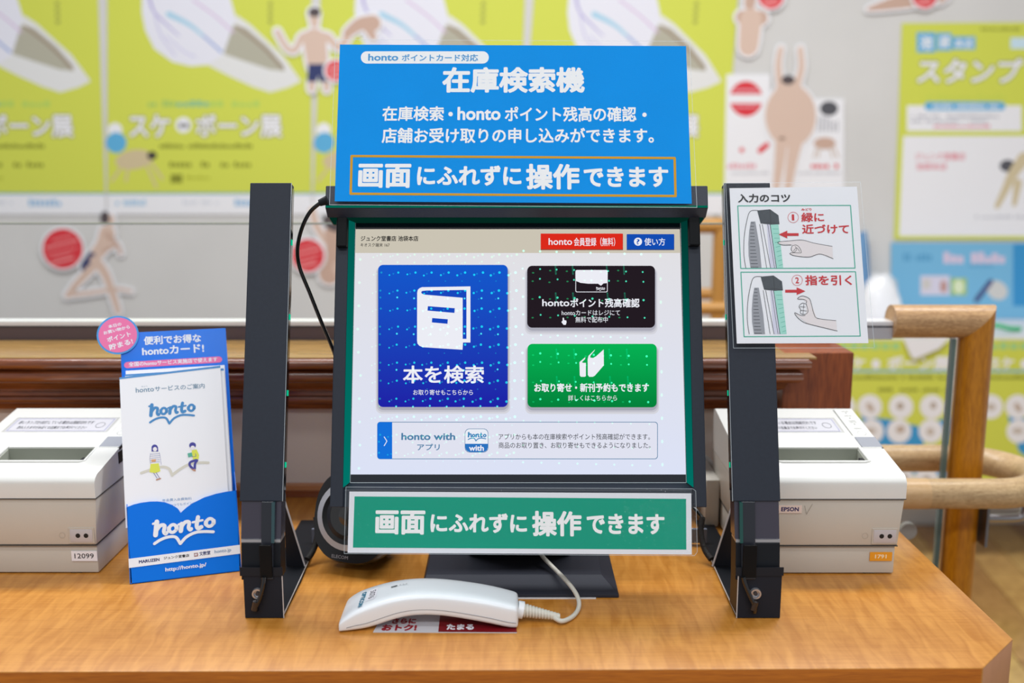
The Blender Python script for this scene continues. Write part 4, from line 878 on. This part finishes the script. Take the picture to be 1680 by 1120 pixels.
# leaflets standing in the pocket
LPl = HPf.shift(-.0022)
LWH = mat('#F8F9FE', .5, coat=.15, coatrough=.3)
def leaflet(pl, pts, label, top=True):
    uv = [pl.uv(*w_) for w_ in pts]; a = [pl.at(u, v, 0) for u, v in uv]
    o = MB().prism(a, -pl.n * .0005, LWH).build('leaflet', at=(a[0] + a[1]) / 2); return _tag(o, label, 'leaflet', 'leaflets in the blue holder')
l1 = leaflet(LPl, [(206.5, 866), (376.5, 846), (361.5, 600), (196, 619.5)], 'front white service leaflet with two seated reader drawings in the blue holder')
l2 = leaflet(HPf.shift(-.006), [(217, 864), (383, 842), (367, 604), (205, 614)], 'leaflet just behind the front one in the blue holder, showing a strip at right')
l3 = leaflet(HPf.shift(-.010), [(217, 864), (384, 842), (368.5, 598.5), (206, 608)], 'rearmost leaflet in the blue holder, showing a thin strip at top right')
lf = Print(LPl, l1); q11 = cv(0, 640, 3)
lf.poly([(196.2, 622), (361.7, 603), (361.4, 599.5), (196, 619)], mat('#4A94D4', .5)).up()
p3 = Print(HPf.shift(-.006), l2); p3.poly([(205, 617), (367.4, 607.5), (367, 604), (205, 614)], mat('#4A94D4', .5)).done('blue_strip')
ptext(lf, 'honto', *q10(303, 556)[0], *q10(426, 546)[0], 8, mat('#4B7FA0', .5), .006); ptext(lf, 'サービスのご案内', *q10(432, 548)[0], *q10(771, 526)[0], 8.6, mat('#4B7FA0', .5), .006); ptext(lf, 'ホント', *q10(340, 519)[0], *q10(383, 515)[0], 2, mat('#4B7FA0', .5))
ptext(lf, '年会費入会費無料', *q9(275, 510)[0], *q9(475, 496)[0], 4.6, mat('#5C8FC0', .5), 0); ptext(lf, 'いつでもポイント', *q9(330, 542)[0], *q9(500, 526)[0], 4.4, mat('#5C8FC0', .5), 0)
lf.done('lettering')
logo_on(lf, *q10(383, 632)[0], *q10(708, 792)[0], -.115, mat('#3C8CCB', .5)); lf.done('logo')
BE = mat('#DCD9CC', .5)
lf.line(q9(132, 314, 200, 290, 270, 272, 320, 285, 342, 330), 4.6, BE, smooth=True).line(q9(342, 328, 400, 285, 470, 250, 540, 243, 588, 244), 4.6, BE, smooth=True).up()
ID = mat('#3B3A9C', .5); LY = mat('#E3E94E', .5); SKL = mat('#F6F2F4', .5); BR_ = mat('#C08A6C', .5); OUT = mat('#55589C', .5)
e9 = lambda cx, cy, rx, ry, m, rot=0: lf.ell(*q9(cx, cy)[0], rx / 4.148, ry / 4.148, m, rot=rot)
e9(223, 140, 21, 20, ID); lf.poly(q9(202, 135, 245, 135, 248, 168, 202, 168), ID).up(); e9(225, 152, 14, 15, SKL); lf.up()
lf.poly(q9(195, 180, 255, 172, 262, 205, 250, 250, 195, 252, 190, 215), SKL).up()
for y in (185, 198, 212, 226, 240): lf.line(q9(193, y + 2, 258, y - 3), .9, mat('#8FA6D0', .5))
lf.up().line(q9(195, 180, 190, 215, 196, 252), .4, OUT).line(q9(255, 172, 262, 210, 268, 258), .4, OUT).poly(q9(200, 222, 232, 220, 230, 238, 202, 240), mat('#E0A878', .5))
lf.poly(q9(195, 252, 250, 248, 262, 302, 225, 315, 188, 308), LY).up().line(q9(215, 312, 240, 350), .9, OUT).line(q9(232, 310, 256, 348), .9, OUT).line(q9(236, 360, 262, 352), 2.4, BR_)
e9(481, 126, 23, 21, ID); lf.up(); e9(482, 142, 15, 14, SKL); lf.up()
lf.poly(q9(475, 160, 508, 153, 525, 190, 522, 220, 485, 222, 478, 195), LY).up().poly(q9(446, 180, 476, 174, 482, 200, 452, 208), mat('#58B49C', .5)).line(q9(500, 180, 505, 200, 475, 204), .8, OUT)
lf.line(q9(505, 226, 466, 240, 462, 262, 482, 284), 4, ID, smooth=True).line(q9(512, 228, 498, 250, 496, 285), 4, ID, smooth=True).up().line(q9(476, 288, 492, 298), 2, BR_).line(q9(494, 288, 499, 300), 2, BR_)
lf.done('reader_drawing')

# ================================================================ RECEIPT PRINTERS
PRB = mat('#CBC5BA', .42, bump=.08, bscale=1500, vary=.03, vscale=30); PRL = mat('#E2E1DC', .38, bump=.08, bscale=1500, vary=.03, vscale=30); GRYP = mat('#9A9CA4', .45); SEAM = mat('#4A4844', .6); HOLE = mat('#101010', .6)
LBL = mat('#F4F2F8', .45)
def make_printer(label):
    xr_, w_ = .380, .149; xl_ = xr_ - w_
    r_ = thing('receipt_printer', (xr_ - w_ / 2, 1.03, CT), label, 'printer', 'receipt printers on the counter')
    yb_ = 1.115; yf_ = .941
    X_ = lambda m_, pts, x0, x1, mt: m_.prism([Vector((x0, y, CT + z)) for y, z in pts], (x1 - x0, 0, 0), mt)
    # lower base, upper body
    m_ = MB(); X_(m_, [(yf_ + .003, .001), (yb_, .001), (yb_, .0305), (yf_ + .003, .0305)], xl_ + .003, xr_ - .0005, PRB); m_.build('base', r_, bevel=.0015, smooth=True)
    m_ = MB(); m_.loft([[Vector((xl_ + .002, yf_, CT + .031)), Vector((xr_ + .0005, yf_, CT + .031)), Vector((xr_ + .0005, yb_, CT + .031)), Vector((xl_ + .002, yb_, CT + .031))],
                        [Vector((xl_ - .001, yf_ - .0015, CT + .0795)), Vector((xr_ + .004, yf_ - .0015, CT + .0795)), Vector((xr_ + .004, yb_, CT + .0795)), Vector((xl_ - .001, yb_, CT + .0795))],
                        ], PRB)
    m_.build('body', r_, bevel=.002, smooth=True)
    bx_ = [o for o in r_.children][-1]
    # lid as three strips so that the paper slot is a real recess
    zt = lambda y: .1035 + (y - .955) * .165          # height of the sloped top
    prof = [(yf_ - .003, .0803), (yf_ - .003, .094)] + [(yf_ - .003 + .013 * (1 - math.cos(a)), .094 + .0095 * math.sin(a)) for a in (.3, .65, 1.0, 1.3, 1.57)]
    def lidp(slot):
        p_ = list(prof)
        if slot: p_ += [(.972, zt(.972)), (.9735, zt(.972) + .0012), (.9755, zt(.9755) + .001), (.9765, .086), (1.0063, .086), (1.0075, zt(1.0075))]
        return p_ + [(yb_ - .008, zt(yb_ - .008)), (yb_ - .002, zt(yb_) - .003), (yb_, zt(yb_) - .012), (yb_, .0803)]
    sx0, sx1 = xl_ + .037, xr_ - .021
    m_ = MB(); X_(m_, lidp(False), xl_ - .001, sx0, PRL); X_(m_, lidp(True), sx0, sx1, PRL); X_(m_, lidp(False), sx1, xr_ + .0042, PRL)
    lid = m_.build('lid', r_, smooth=True)
    box('slot_shade_back', (sx0 + .0005, 1.0052, CT + .0862), (sx1 - .0005, 1.0062, CT + zt(1.006) - .0008), mat('#83877B', .4), r_)  # shade inside the slot is painted into darker back and side plates
    for xx in (sx0, sx1 - .0012): MB().prism([Vector((xx, .9772, CT + .0862)), Vector((xx, 1.0052, CT + .0862)), Vector((xx, 1.0052, CT + .1105)), Vector((xx, .9772, CT + .105))], (.0012, 0, 0), mat('#A5A79B', .4)).build('slot_side_shade', r_)
    lipm = MB(); lipm.tube([(sx0 - .001, 1.0065, CT + zt(1.0065)), (sx0 - .001, .974, CT + zt(.974) + .0005), (sx0 + .004, .9725, CT + zt(.9725) + .0008), (sx1 - .004, .9725, CT + zt(.9725) + .0008), (sx1 + .001, .974, CT + zt(.974) + .0005), (sx1 + .001, 1.0065, CT + zt(1.0065))], .0013, PRL, 8, 1)
    lipm.build('slot_rim', r_, smooth=True)
    tn = MB()
    n_ = 46
    for i in range(n_): x = sx0 + .004 + (sx1 - sx0 - .008) * i / n_; tn.box((x, .9762, CT + .1005), (x + .0012, .9775, CT + .1035), mat('#D8D8D4', .3))
    tn.build('tear_teeth', r_, kind='stuff')
    box('slot_clip', (sx1 - .006, .981, CT + .100), (sx1 - .0015, .988, CT + .107), HOLE, r_, .0006)
    # seam lines and panel with lamps
    sl2 = MB(); sl2.box((xl_ - .0012, yf_ - .0033, CT + .0795), (xr_ + .0045, yf_ + .02, CT + .0804), SEAM).box((xr_ + .0035, yf_ + .005, CT + .0795), (xr_ + .0046, yb_, CT + .0804), SEAM).box((xl_ + .002, yf_ - .0003, CT + .0304), (xr_ + .0006, yb_, CT + .0311), SEAM)
    sl2.build('seam', r_)
    TP = Plane((xl_, .955, CT + .1035), (1, 0, 0), (0, 1, .165))
    def on(x0, y0, x1, y1, wz, m, mb=None): return obox(TP, x0 - xl_, (y0 - .955) * 1.0135, x1 - xl_, (y1 - .955) * 1.0135, -.002, wz, m, mb)
    px0, px1 = xr_ - .0175, xr_ + .0035
    on(px0 - .0006, 1.0045, px1, 1.103, .0003, SEAM).build('panel_gap', r_); on(px0, 1.005, px1, 1.102, .0012, PRL).build('lamp_panel', r_, bevel=.0006)
    on(px0, 1.006, px1 + .0006, 1.030, .0016, GRYP).build('open_lever', r_, bevel=.0006)
    on(px1 - .001, 1.004, px1 + .0009, 1.028, .0006, HOLE).build('lever_gap', r_)
    box('side_notch', (px1 + .0001, 1.0, CT + .0965), (px1 + .0012, 1.034, CT + .1085), HOLE, r_)
    lpn = Print(TP, [o for o in r_.children if o.name.startswith('lamp_panel')][0], .0013)
    U2 = lambda x, y: (x - xl_, (y - .955) * 1.0135)
    for yy in (1.092, 1.078, 1.062):
        u, v = U2(px0 + .0105, yy); lpn.poly([(u + .0009 * math.cos(t), v + .0009 * math.sin(t)) for t in [k * .7 for k in range(9)]], HOLE, raw=True)
    u, v = U2(px0 + .011, 1.0395)
    for k in range(24):
        a1, a2 = k / 24 * 6.2832, (k + 1) / 24 * 6.2832; lpn.poly([(u + r * math.cos(t), v + 1.25 * r * math.sin(t)) for r, t in ((.0042, a1), (.0045, a1), (.0045, a2), (.0042, a2))], mat('#6A6864', .5), raw=True)
    def rawtext(P_, t, u0, v0, u1, v1, m, bold=0):
        U0 = P_.U; P_.U = lambda pts: pts; P_.text(t, u0, v0, u1, v1, m, bold, 6, 2); P_.U = U0
    for t, yy in (('POWER', 1.095), ('ERROR', 1.083), ('PAPER', 1.0695), ('OUT', 1.0655), ('FEED', 1.050)):
        u, v = U2(px0 + .0065, yy); rawtext(lpn, t, u, v, u + .008, v + .0024, mat('#6A6864', .5))
    lpn.done('lettering')
    # service port
    fy = yf_ - .0006
    pt_ = MB(); pt_.box((xr_ - .026, fy - .0006, CT + .0330), (xr_ - .0005, fy + .002, CT + .0495), mat('#C2BAAE', .4)); pt_.build('port_frame', r_, bevel=.0005)
    box('port_plate', (xr_ - .0243, fy - .001, CT + .0347), (xr_ - .0022, fy, CT + .0478), mat('#C4BEC0', .35), r_, .0003)
    for dx in (.0165, .0085): MB().tube([(xr_ - dx, fy - .0012, CT + .0415), (xr_ - dx, fy, CT + .0415)], .0023, HOLE, 16, 1).build('port_hole', r_)
    FPp = Plane((xr_ - .0325, fy, CT + .0415), (1, 0, 0), (0, 0, 1)); rg = Print(FPp, bx_, .0002)
    for k in range(20):
        a1, a2 = k / 20 * 6.2832, (k + 1) / 20 * 6.2832; rg.poly([(r * math.cos(t), r * math.sin(t)) for r, t in ((.0027, a1), (.0030, a1), (.0030, a2), (.0027, a2))], mat('#B6AEA2', .5), raw=True)
    rg.done('embossed_mark')
    for fx_ in (xl_ + .015, xr_ - .03): box('rubber_foot', (fx_, yf_ + .005, CT), (fx_ + .012, yf_ + .017, CT + .0012), HOLE, r_)
    # notice strip on the lid
    ns = on(xl_ + .012, 1.043, xr_ - .0235, 1.081, .0004, clear('#F0F0F0', 1.0, .1, haze=.02)); ns.build('notice_film', r_)
    ns = on(xl_ + .0145, 1.045, xr_ - .026, 1.079, .0003, LBL).build('notice_strip', r_)
    nt_ = Print(TP, ns, .0005)
    LB2 = mat('#8E8FB8', .5); DG = mat('#55565E', .5)
    for a, b in ((U2(xl_ + .016, 1.0462), U2(xr_ - .0275, 1.0468)), (U2(xl_ + .016, 1.0772), U2(xr_ - .0275, 1.0778)), (U2(xl_ + .016, 1.0462), U2(xl_ + .0166, 1.0778)), (U2(xr_ - .0281, 1.0462), U2(xr_ - .0275, 1.0778))):
        nt_.poly([(a[0], a[1]), (b[0], a[1]), (b[0], b[1]), (a[0], b[1])], LB2, raw=True)
    a = U2(xl_ + .020, 1.0635); b = U2(xr_ - .047, 1.072); rawtext(nt_, '赤いランプが点灯している場合は用紙切れです', a[0], a[1], b[0], b[1], DG, .008)
    a = U2(xl_ + .024, 1.051); b = U2(xr_ - .050, 1.0585); rawtext(nt_, '恐れ入りますがお近くの店員までお声がけください', a[0], a[1], b[0], b[1], DG, .006)
    u, v = U2(xr_ - .0375, 1.061)
    for k in range(24):
        a1, a2 = k / 24 * 6.2832, (k + 1) / 24 * 6.2832; nt_.poly([(u + r * math.cos(t) * .75, v + 1.1 * r * math.sin(t)) for r, t in ((.0058, a1), (.0064, a1), (.0064, a2), (.0058, a2))], DG, raw=True)
    nt_.done('lettering')
    return r_, rawtext, FPp
r1, rawtext, FPp = make_printer('beige receipt printer beside the right sensor post, with an orange number tag')
r2 = copy_tree(r1, dx=(-.791, .0015, 0)); r2['label'] = 'beige receipt printer at far left with a white number tag, behind the leaflet holder'
# each printer's own tags
fyy = .9407
og = box('number_tag', (.3545, .9427, CT + .0145), (.3765, .9437, CT + .0235), mat('#F0A020', .4, coat=.3), r1, label='orange embossed number tag')
t_ = Print(Plane((.3545, .9427, CT + .0145), (1, 0, 0), (0, 0, 1)), og); rawtext(t_, '1791', .005, .0026, .0165, .0068, mat('#FCE8C0', .5), .03); t_.done('lettering')
ep = box('maker_label', (.243, .9389, CT + .0655), (.2835, .9396, CT + .0735), mat('#E9D6CC', .4), r1, label='pale pink maker label')
t_ = Print(Plane((.2427, .9389, CT + .0655), (1, 0, 0), (0, 0, 1)), ep); rawtext(t_, 'EPSON', .0205, .0018, .0378, .0062, mat('#2A2460', .5), .04); t_.done('lettering')
t_ = Print(Plane((0, .9391, CT), (1, 0, 0), (0, 0, 1)), [o for o in r1.children if o.name.startswith('body')][0], .0004)
t_.line([(1320, 829), (1323, 843), (1333, 826)], .5, mat('#77726A', .6)).done('pen_mark')
wt = box('number_tag', (-.437, .9442, CT + .0137), (-.4115, .9451, CT + .0240), LBL, r2, label='white printed number tag')
t_ = Print(Plane((-.437, .9442, CT + .0137), (1, 0, 0), (0, 0, 1)), wt); rawtext(t_, '12099', .0030, .0028, .0222, .0080, mat('#22242C', .5), .01); t_.done('lettering')
# power box behind the right printer
pwb = MB().box((.216, 1.075, CT), (.232, 1.15, CT + .055), PRB).build('cable_box', at=Vector((.22, 1.11, CT)), bevel=.002, smooth=True); _tag(pwb, 'small beige cable cover behind the right printer', 'cable cover')
pw = MB().tube([(.10, 1.16, CT + .085), (.17, 1.165, CT + .072), (.222, 1.165, CT + .058), (.24, 1.14, CT + .05)], .004, mat('#CFCBC4', .4), 10, 6).build('printer_cable', at=Vector((.17, 1.16, CT + .06)), smooth=True); _tag(pw, 'thick pale cable behind the right sensor post', 'cable')

# ================================================================ SPEAKER
sp = thing('speaker', (-.168, .985, CT), 'round black desktop speaker with a silver ring, half hidden behind the monitor', 'speaker')
yw = math.radians(-18); fx_ = Vector((math.cos(yw), math.sin(yw), 0)); nrm = Vector((math.sin(yw), -math.cos(yw), .30)).normalized()   # faces camera-left slightly
KS = 1.12
SP = Plane(Vector((-.1625, .955, CT + .047)), fx_, nrm.cross(fx_)); 
def sup(u0, v0, a, b, n=40, e=2.6): return [(u0 + a * math.copysign(abs(math.cos(t)) ** (2 / e), math.cos(t)), v0 + b * math.copysign(abs(math.sin(t)) ** (2 / e), math.sin(t))) for t in [2 * math.pi * k / n for k in range(n)]]
rings = []
for w, a, b in ((-.075, .020, .024), (-.06, .032, .036), (-.02, .038, .0415), (-.004, .038, .0415), (.0, .0365, .040)): rings.append([SP.at(u, v, w) for u, v in sup(.003, -.001, a * KS, b * KS)])
MB().loft(rings, mat('#17181C', .32, coat=.3)).build('body', sp, smooth=True)
def ringm(r0, w0, r1, w1, m, name, n=40):
    q_ = [[SP.at(r * math.cos(2 * math.pi * k / n), r * math.sin(2 * math.pi * k / n), w) for k in range(n)] for r, w in ((r0 * KS, w0), (r1 * KS, w1))]
    return MB().loft(q_, m, cap=False).build(name, sp, smooth=True)
ringm(.0310, .0004, .0255, .0022, mat('#C6C8CE', .35, .2), 'silver_ring'); ringm(.0255, .0022, .0215, .0008, mat('#0C0D10', .4), 'ring_slope')
ringm(.0215, .001, .0175, .0026, mat('#1A1B1F', .35), 'rubber_surround'); 
q_ = [[SP.at(r * math.cos(2 * math.pi * k / 40), r * math.sin(2 * math.pi * k / 40), w) for k in range(40)] for r, w in ((.0199, .0024), (.014, .0014), (.010, .0024), (.006, .0042), (.002, .0048))]
MB().loft(q_, mat('#1C1B1D', .08, coat=1)).build('driver_cone', sp, smooth=True)
t_ = Print(SP.shift(.0002), [o for o in sp.children if o.name.startswith('body')][0], .0003)
U0 = t_.U; t_.U = lambda pts: pts; t_.text('ELECOM', -.014, -.0425, .004, -.0392, mat('#8E8E94', .4), .02, 6, 2); t_.U = U0; t_.done('lettering')
lift = min(v.co.z for o in sp.children for v in o.data.vertices)
for o in sp.children: o.location.z -= lift

# ================================================================ BARCODE SCANNER
sc_ = thing('barcode_scanner', (-.075, .842, CT), 'white curved handheld barcode scanner lying on the counter', 'scanner')
# (x, bottom z, top z, y front, y back)
SECp = [(-.1518, .0004, .0070, .8168, .867), (-.1498, .0003, .0105, .8165, .868), (-.1440, .0004, .0150, .8165, .8685), (-.1370, .0005, .0196, .8175, .868), (-.126, .0015, .0240, .8185, .867), (-.112, .0060, .0285, .820, .866), (-.097, .0110, .0315, .821, .865), (-.080, .0130, .0330, .822, .864),
        (-.060, .0120, .0325, .822, .863), (-.038, .0085, .0300, .8215, .862), (-.018, .0045, .0270, .821, .861), (-.004, .0012, .0235, .821, .860), (.0035, .0004, .0215, .8215, .8595), (.0060, .0012, .0195, .823, .858)]
def sec(x, z0, z1, y0, y1, n=36, e=5.5):
    cy, cz, a, b = (y0 + y1) / 2, (z0 + z1) / 2, (y1 - y0) / 2, (z1 - z0) / 2
    return [Vector((x + .18 * (.0 if x > -.13 else 0), cy + a * math.copysign(abs(math.cos(t)) ** (2 / e), math.cos(t)), CT + cz + b * math.copysign(abs(math.sin(t)) ** (2 / e), math.sin(t)))) for t in [2 * math.pi * k / n for k in range(n)]]
SWH = mat('#F2F6FA', .32, coat=.25, coatrough=.2)
scb = MB().loft([sec(*s__) for s__ in SECp], SWH).build('body', sc_, smooth=True)
sm = scb.modifiers.new('s', 'SUBSURF'); sm.levels = 1; sm.render_levels = 2
seam = []
for x, z0, z1, y0, y1 in SECp[2:-1]: seam.append((x, y0 - .0001 + .0001, CT + z0 + (z1 - z0) * .32))
MB().tube(seam, .00028, mat('#8A8A90', .6), 6, 3).build('seam', sc_)
# top print on a plane tangent to the head
def topz(x):
    for i in range(len(SECp) - 1):
        a, b = SECp[i], SECp[i + 1]
        if a[0] <= x <= b[0]: t = (x - a[0]) / (b[0] - a[0]); return a[2] + (b[2] - a[2]) * t
TPs = Plane(Vector((-.138, .842, CT + topz(-.138) + .0002)), (1, 0, (topz(-.118) - topz(-.138)) / .02), (0, 1, 0))
s1_ = Print(TPs, scb, .0004); I3 = lambda P_: setattr(P_, 'U', lambda pts: pts)
I3(s1_)
def vtext(P_, t, uc, v0, v1, hgt, m, bold=0, flip=1):
    v, f = glyphs(t, 2); xs = [q_[0] for q_ in v]; ys = [q_[1] for q_ in v]; a, b, c, d = min(xs), max(xs), min(ys), max(ys)
    offs = [(0, 0)] if not bold else [(bold * math.cos(k * 1.05), bold * math.sin(k * 1.05)) for k in range(6)]
    for ox, oy in offs: P_.add([(uc + (p_[1] + oy - (c + d) / 2) / (d - c) * hgt, v1 - (p_[0] + ox - a) / (b - a) * (v1 - v0)) for p_ in v], f, m)
s1_.poly([(.010, -.011), (.019, -.011), (.019, .012), (.010, .012)], LBL).up()
vtext(s1_, '5076', .0145, -.008, .0085, .0055, mat('#3A3A40', .5), .02); vtext(s1_, 'OPTICON', .0055, -.018, .012, .0042, mat('#2F7E9C', .5), .04); s1_.done('lettering')
TP2 = Plane(Vector((-.105, .842, CT + topz(-.105) + .0002)), (1, 0, (topz(-.098) - topz(-.112)) / .014), (0, 1, 0)); s2_ = Print(TP2, scb, .0005); I3(s2_)
s2_.poly([(-.003, .0030), (.0025, .0038), (.0025, .0056), (-.003, .0048)], mat('#3C3C48', .4))
for i in range(3): s2_.poly([(.0045 + i * .0028, .0042), (.0061 + i * .0028, .0044), (.0061 + i * .0028, .0060), (.0045 + i * .0028, .0058)], mat('#C4C4C8', .5))
s2_.done('status_window')
# strain relief and cable
CRM = mat('#D8D4C8', .45)
zc = CT + .0105
MB().tube([(.005, .840, zc + .001), (.010, .840, zc)], .0078, SWH, 16, 1).build('collar', sc_, bevel=0, smooth=True)
rel = MB()
for k in range(12):
    x = .010 + k * .0027; r0 = .0062 - k * .00027; zz = zc - k * .00045
    rel.tube([(x, .840 - k * .0002, zz), (x + .0020, .840 - k * .0002, zz)], r0, CRM, 14, 1); rel.tube([(x + .0018, .840 - k * .0002, zz), (x + .003, .840 - k * .0002, zz)], r0 * .82, CRM, 12, 1)
rel.build('strain_relief', sc_, smooth=True)
pts_ = [Vector((.036, .8378, CT + .0058)), G(921, 1018.5, CT + .0042), G(938, 1012, CT + .003), G(948, 1000, CT + .003), G(949.5, 985, CT + .007), G(941, 967, CT + .0115), G(925, 948, CT + .0155), D(905, 928, .925), D(890, 912, .944), D(884, 900, .962), D(882, 885, .98)]
MB().tube(pts_, .0021, CRM, 12, 5).build('cable', sc_, smooth=True)
# promo sticker under the scanner, thin sheet edge under the base, cable at right
KP = Plane(Vector((0, .82, CT + .0006)), (1, 0, 0), (0, 1, 0))
stk = rect_sheet('counter_sticker', KP, [(612, 1036.5), (848, 1037.5), (846, 1006), (630, 1005)], .0005, mat('#D8D8DE', .3, coat=.4), at=Vector((-.06, .83, CT)))
_tag(stk, 'red and white promotion sticker on the counter under the barcode scanner', 'sticker')
s3 = Print(KP, stk, .0001); MR = mat('#7E0C18', .4)
s3.poly([(719, 1036.2), (848, 1037), (846, 1010), (722, 1009)], MR).done('red_field')
s3.text('さらに', 642, 1023, 684, 1014, mat('#A01C2A', .4), .06, 8).text('おトク!', 625, 1034.5, 685, 1024, mat('#A01C2A', .4), .06, 8).text('たまる', 732, 1033, 778, 1023.5, WH, .06, 8); s3.done('lettering')
sh = box('clear_sheet', (.003, .8860, CT + .0001), (.079, .96, CT + .0007), mat('#E9E5E4', .3), at=Vector((.04, .92, CT))); _tag(sh, 'thin white sheet edge showing under the front of the monitor base', 'sheet')
gcb = MB().tube(D3([(985, 905, 1.03), (1010, 914, 1.02), (1045, 919, 1.01), (1085, 914, 1.02), (1100, 906, 1.04)]), .0022, CRM, 10, 5).build('grey_cable', at=D(1045, 919, 1.01), smooth=True); _tag(gcb, 'pale cable loop on the counter behind the green sign at right', 'cable')
bcb = MB().tube([G(1128, 885, CT + .006), (.172, 1.05, CT + .012), (.160, 1.09, CT + .02), (.12, 1.12, CT + .03)], .0035, BLKG, 10, 5).build('black_power_cable', at=Vector((.17, 1.07, CT)), smooth=True); _tag(bcb, 'black cable running back between monitor and right printer', 'cable')
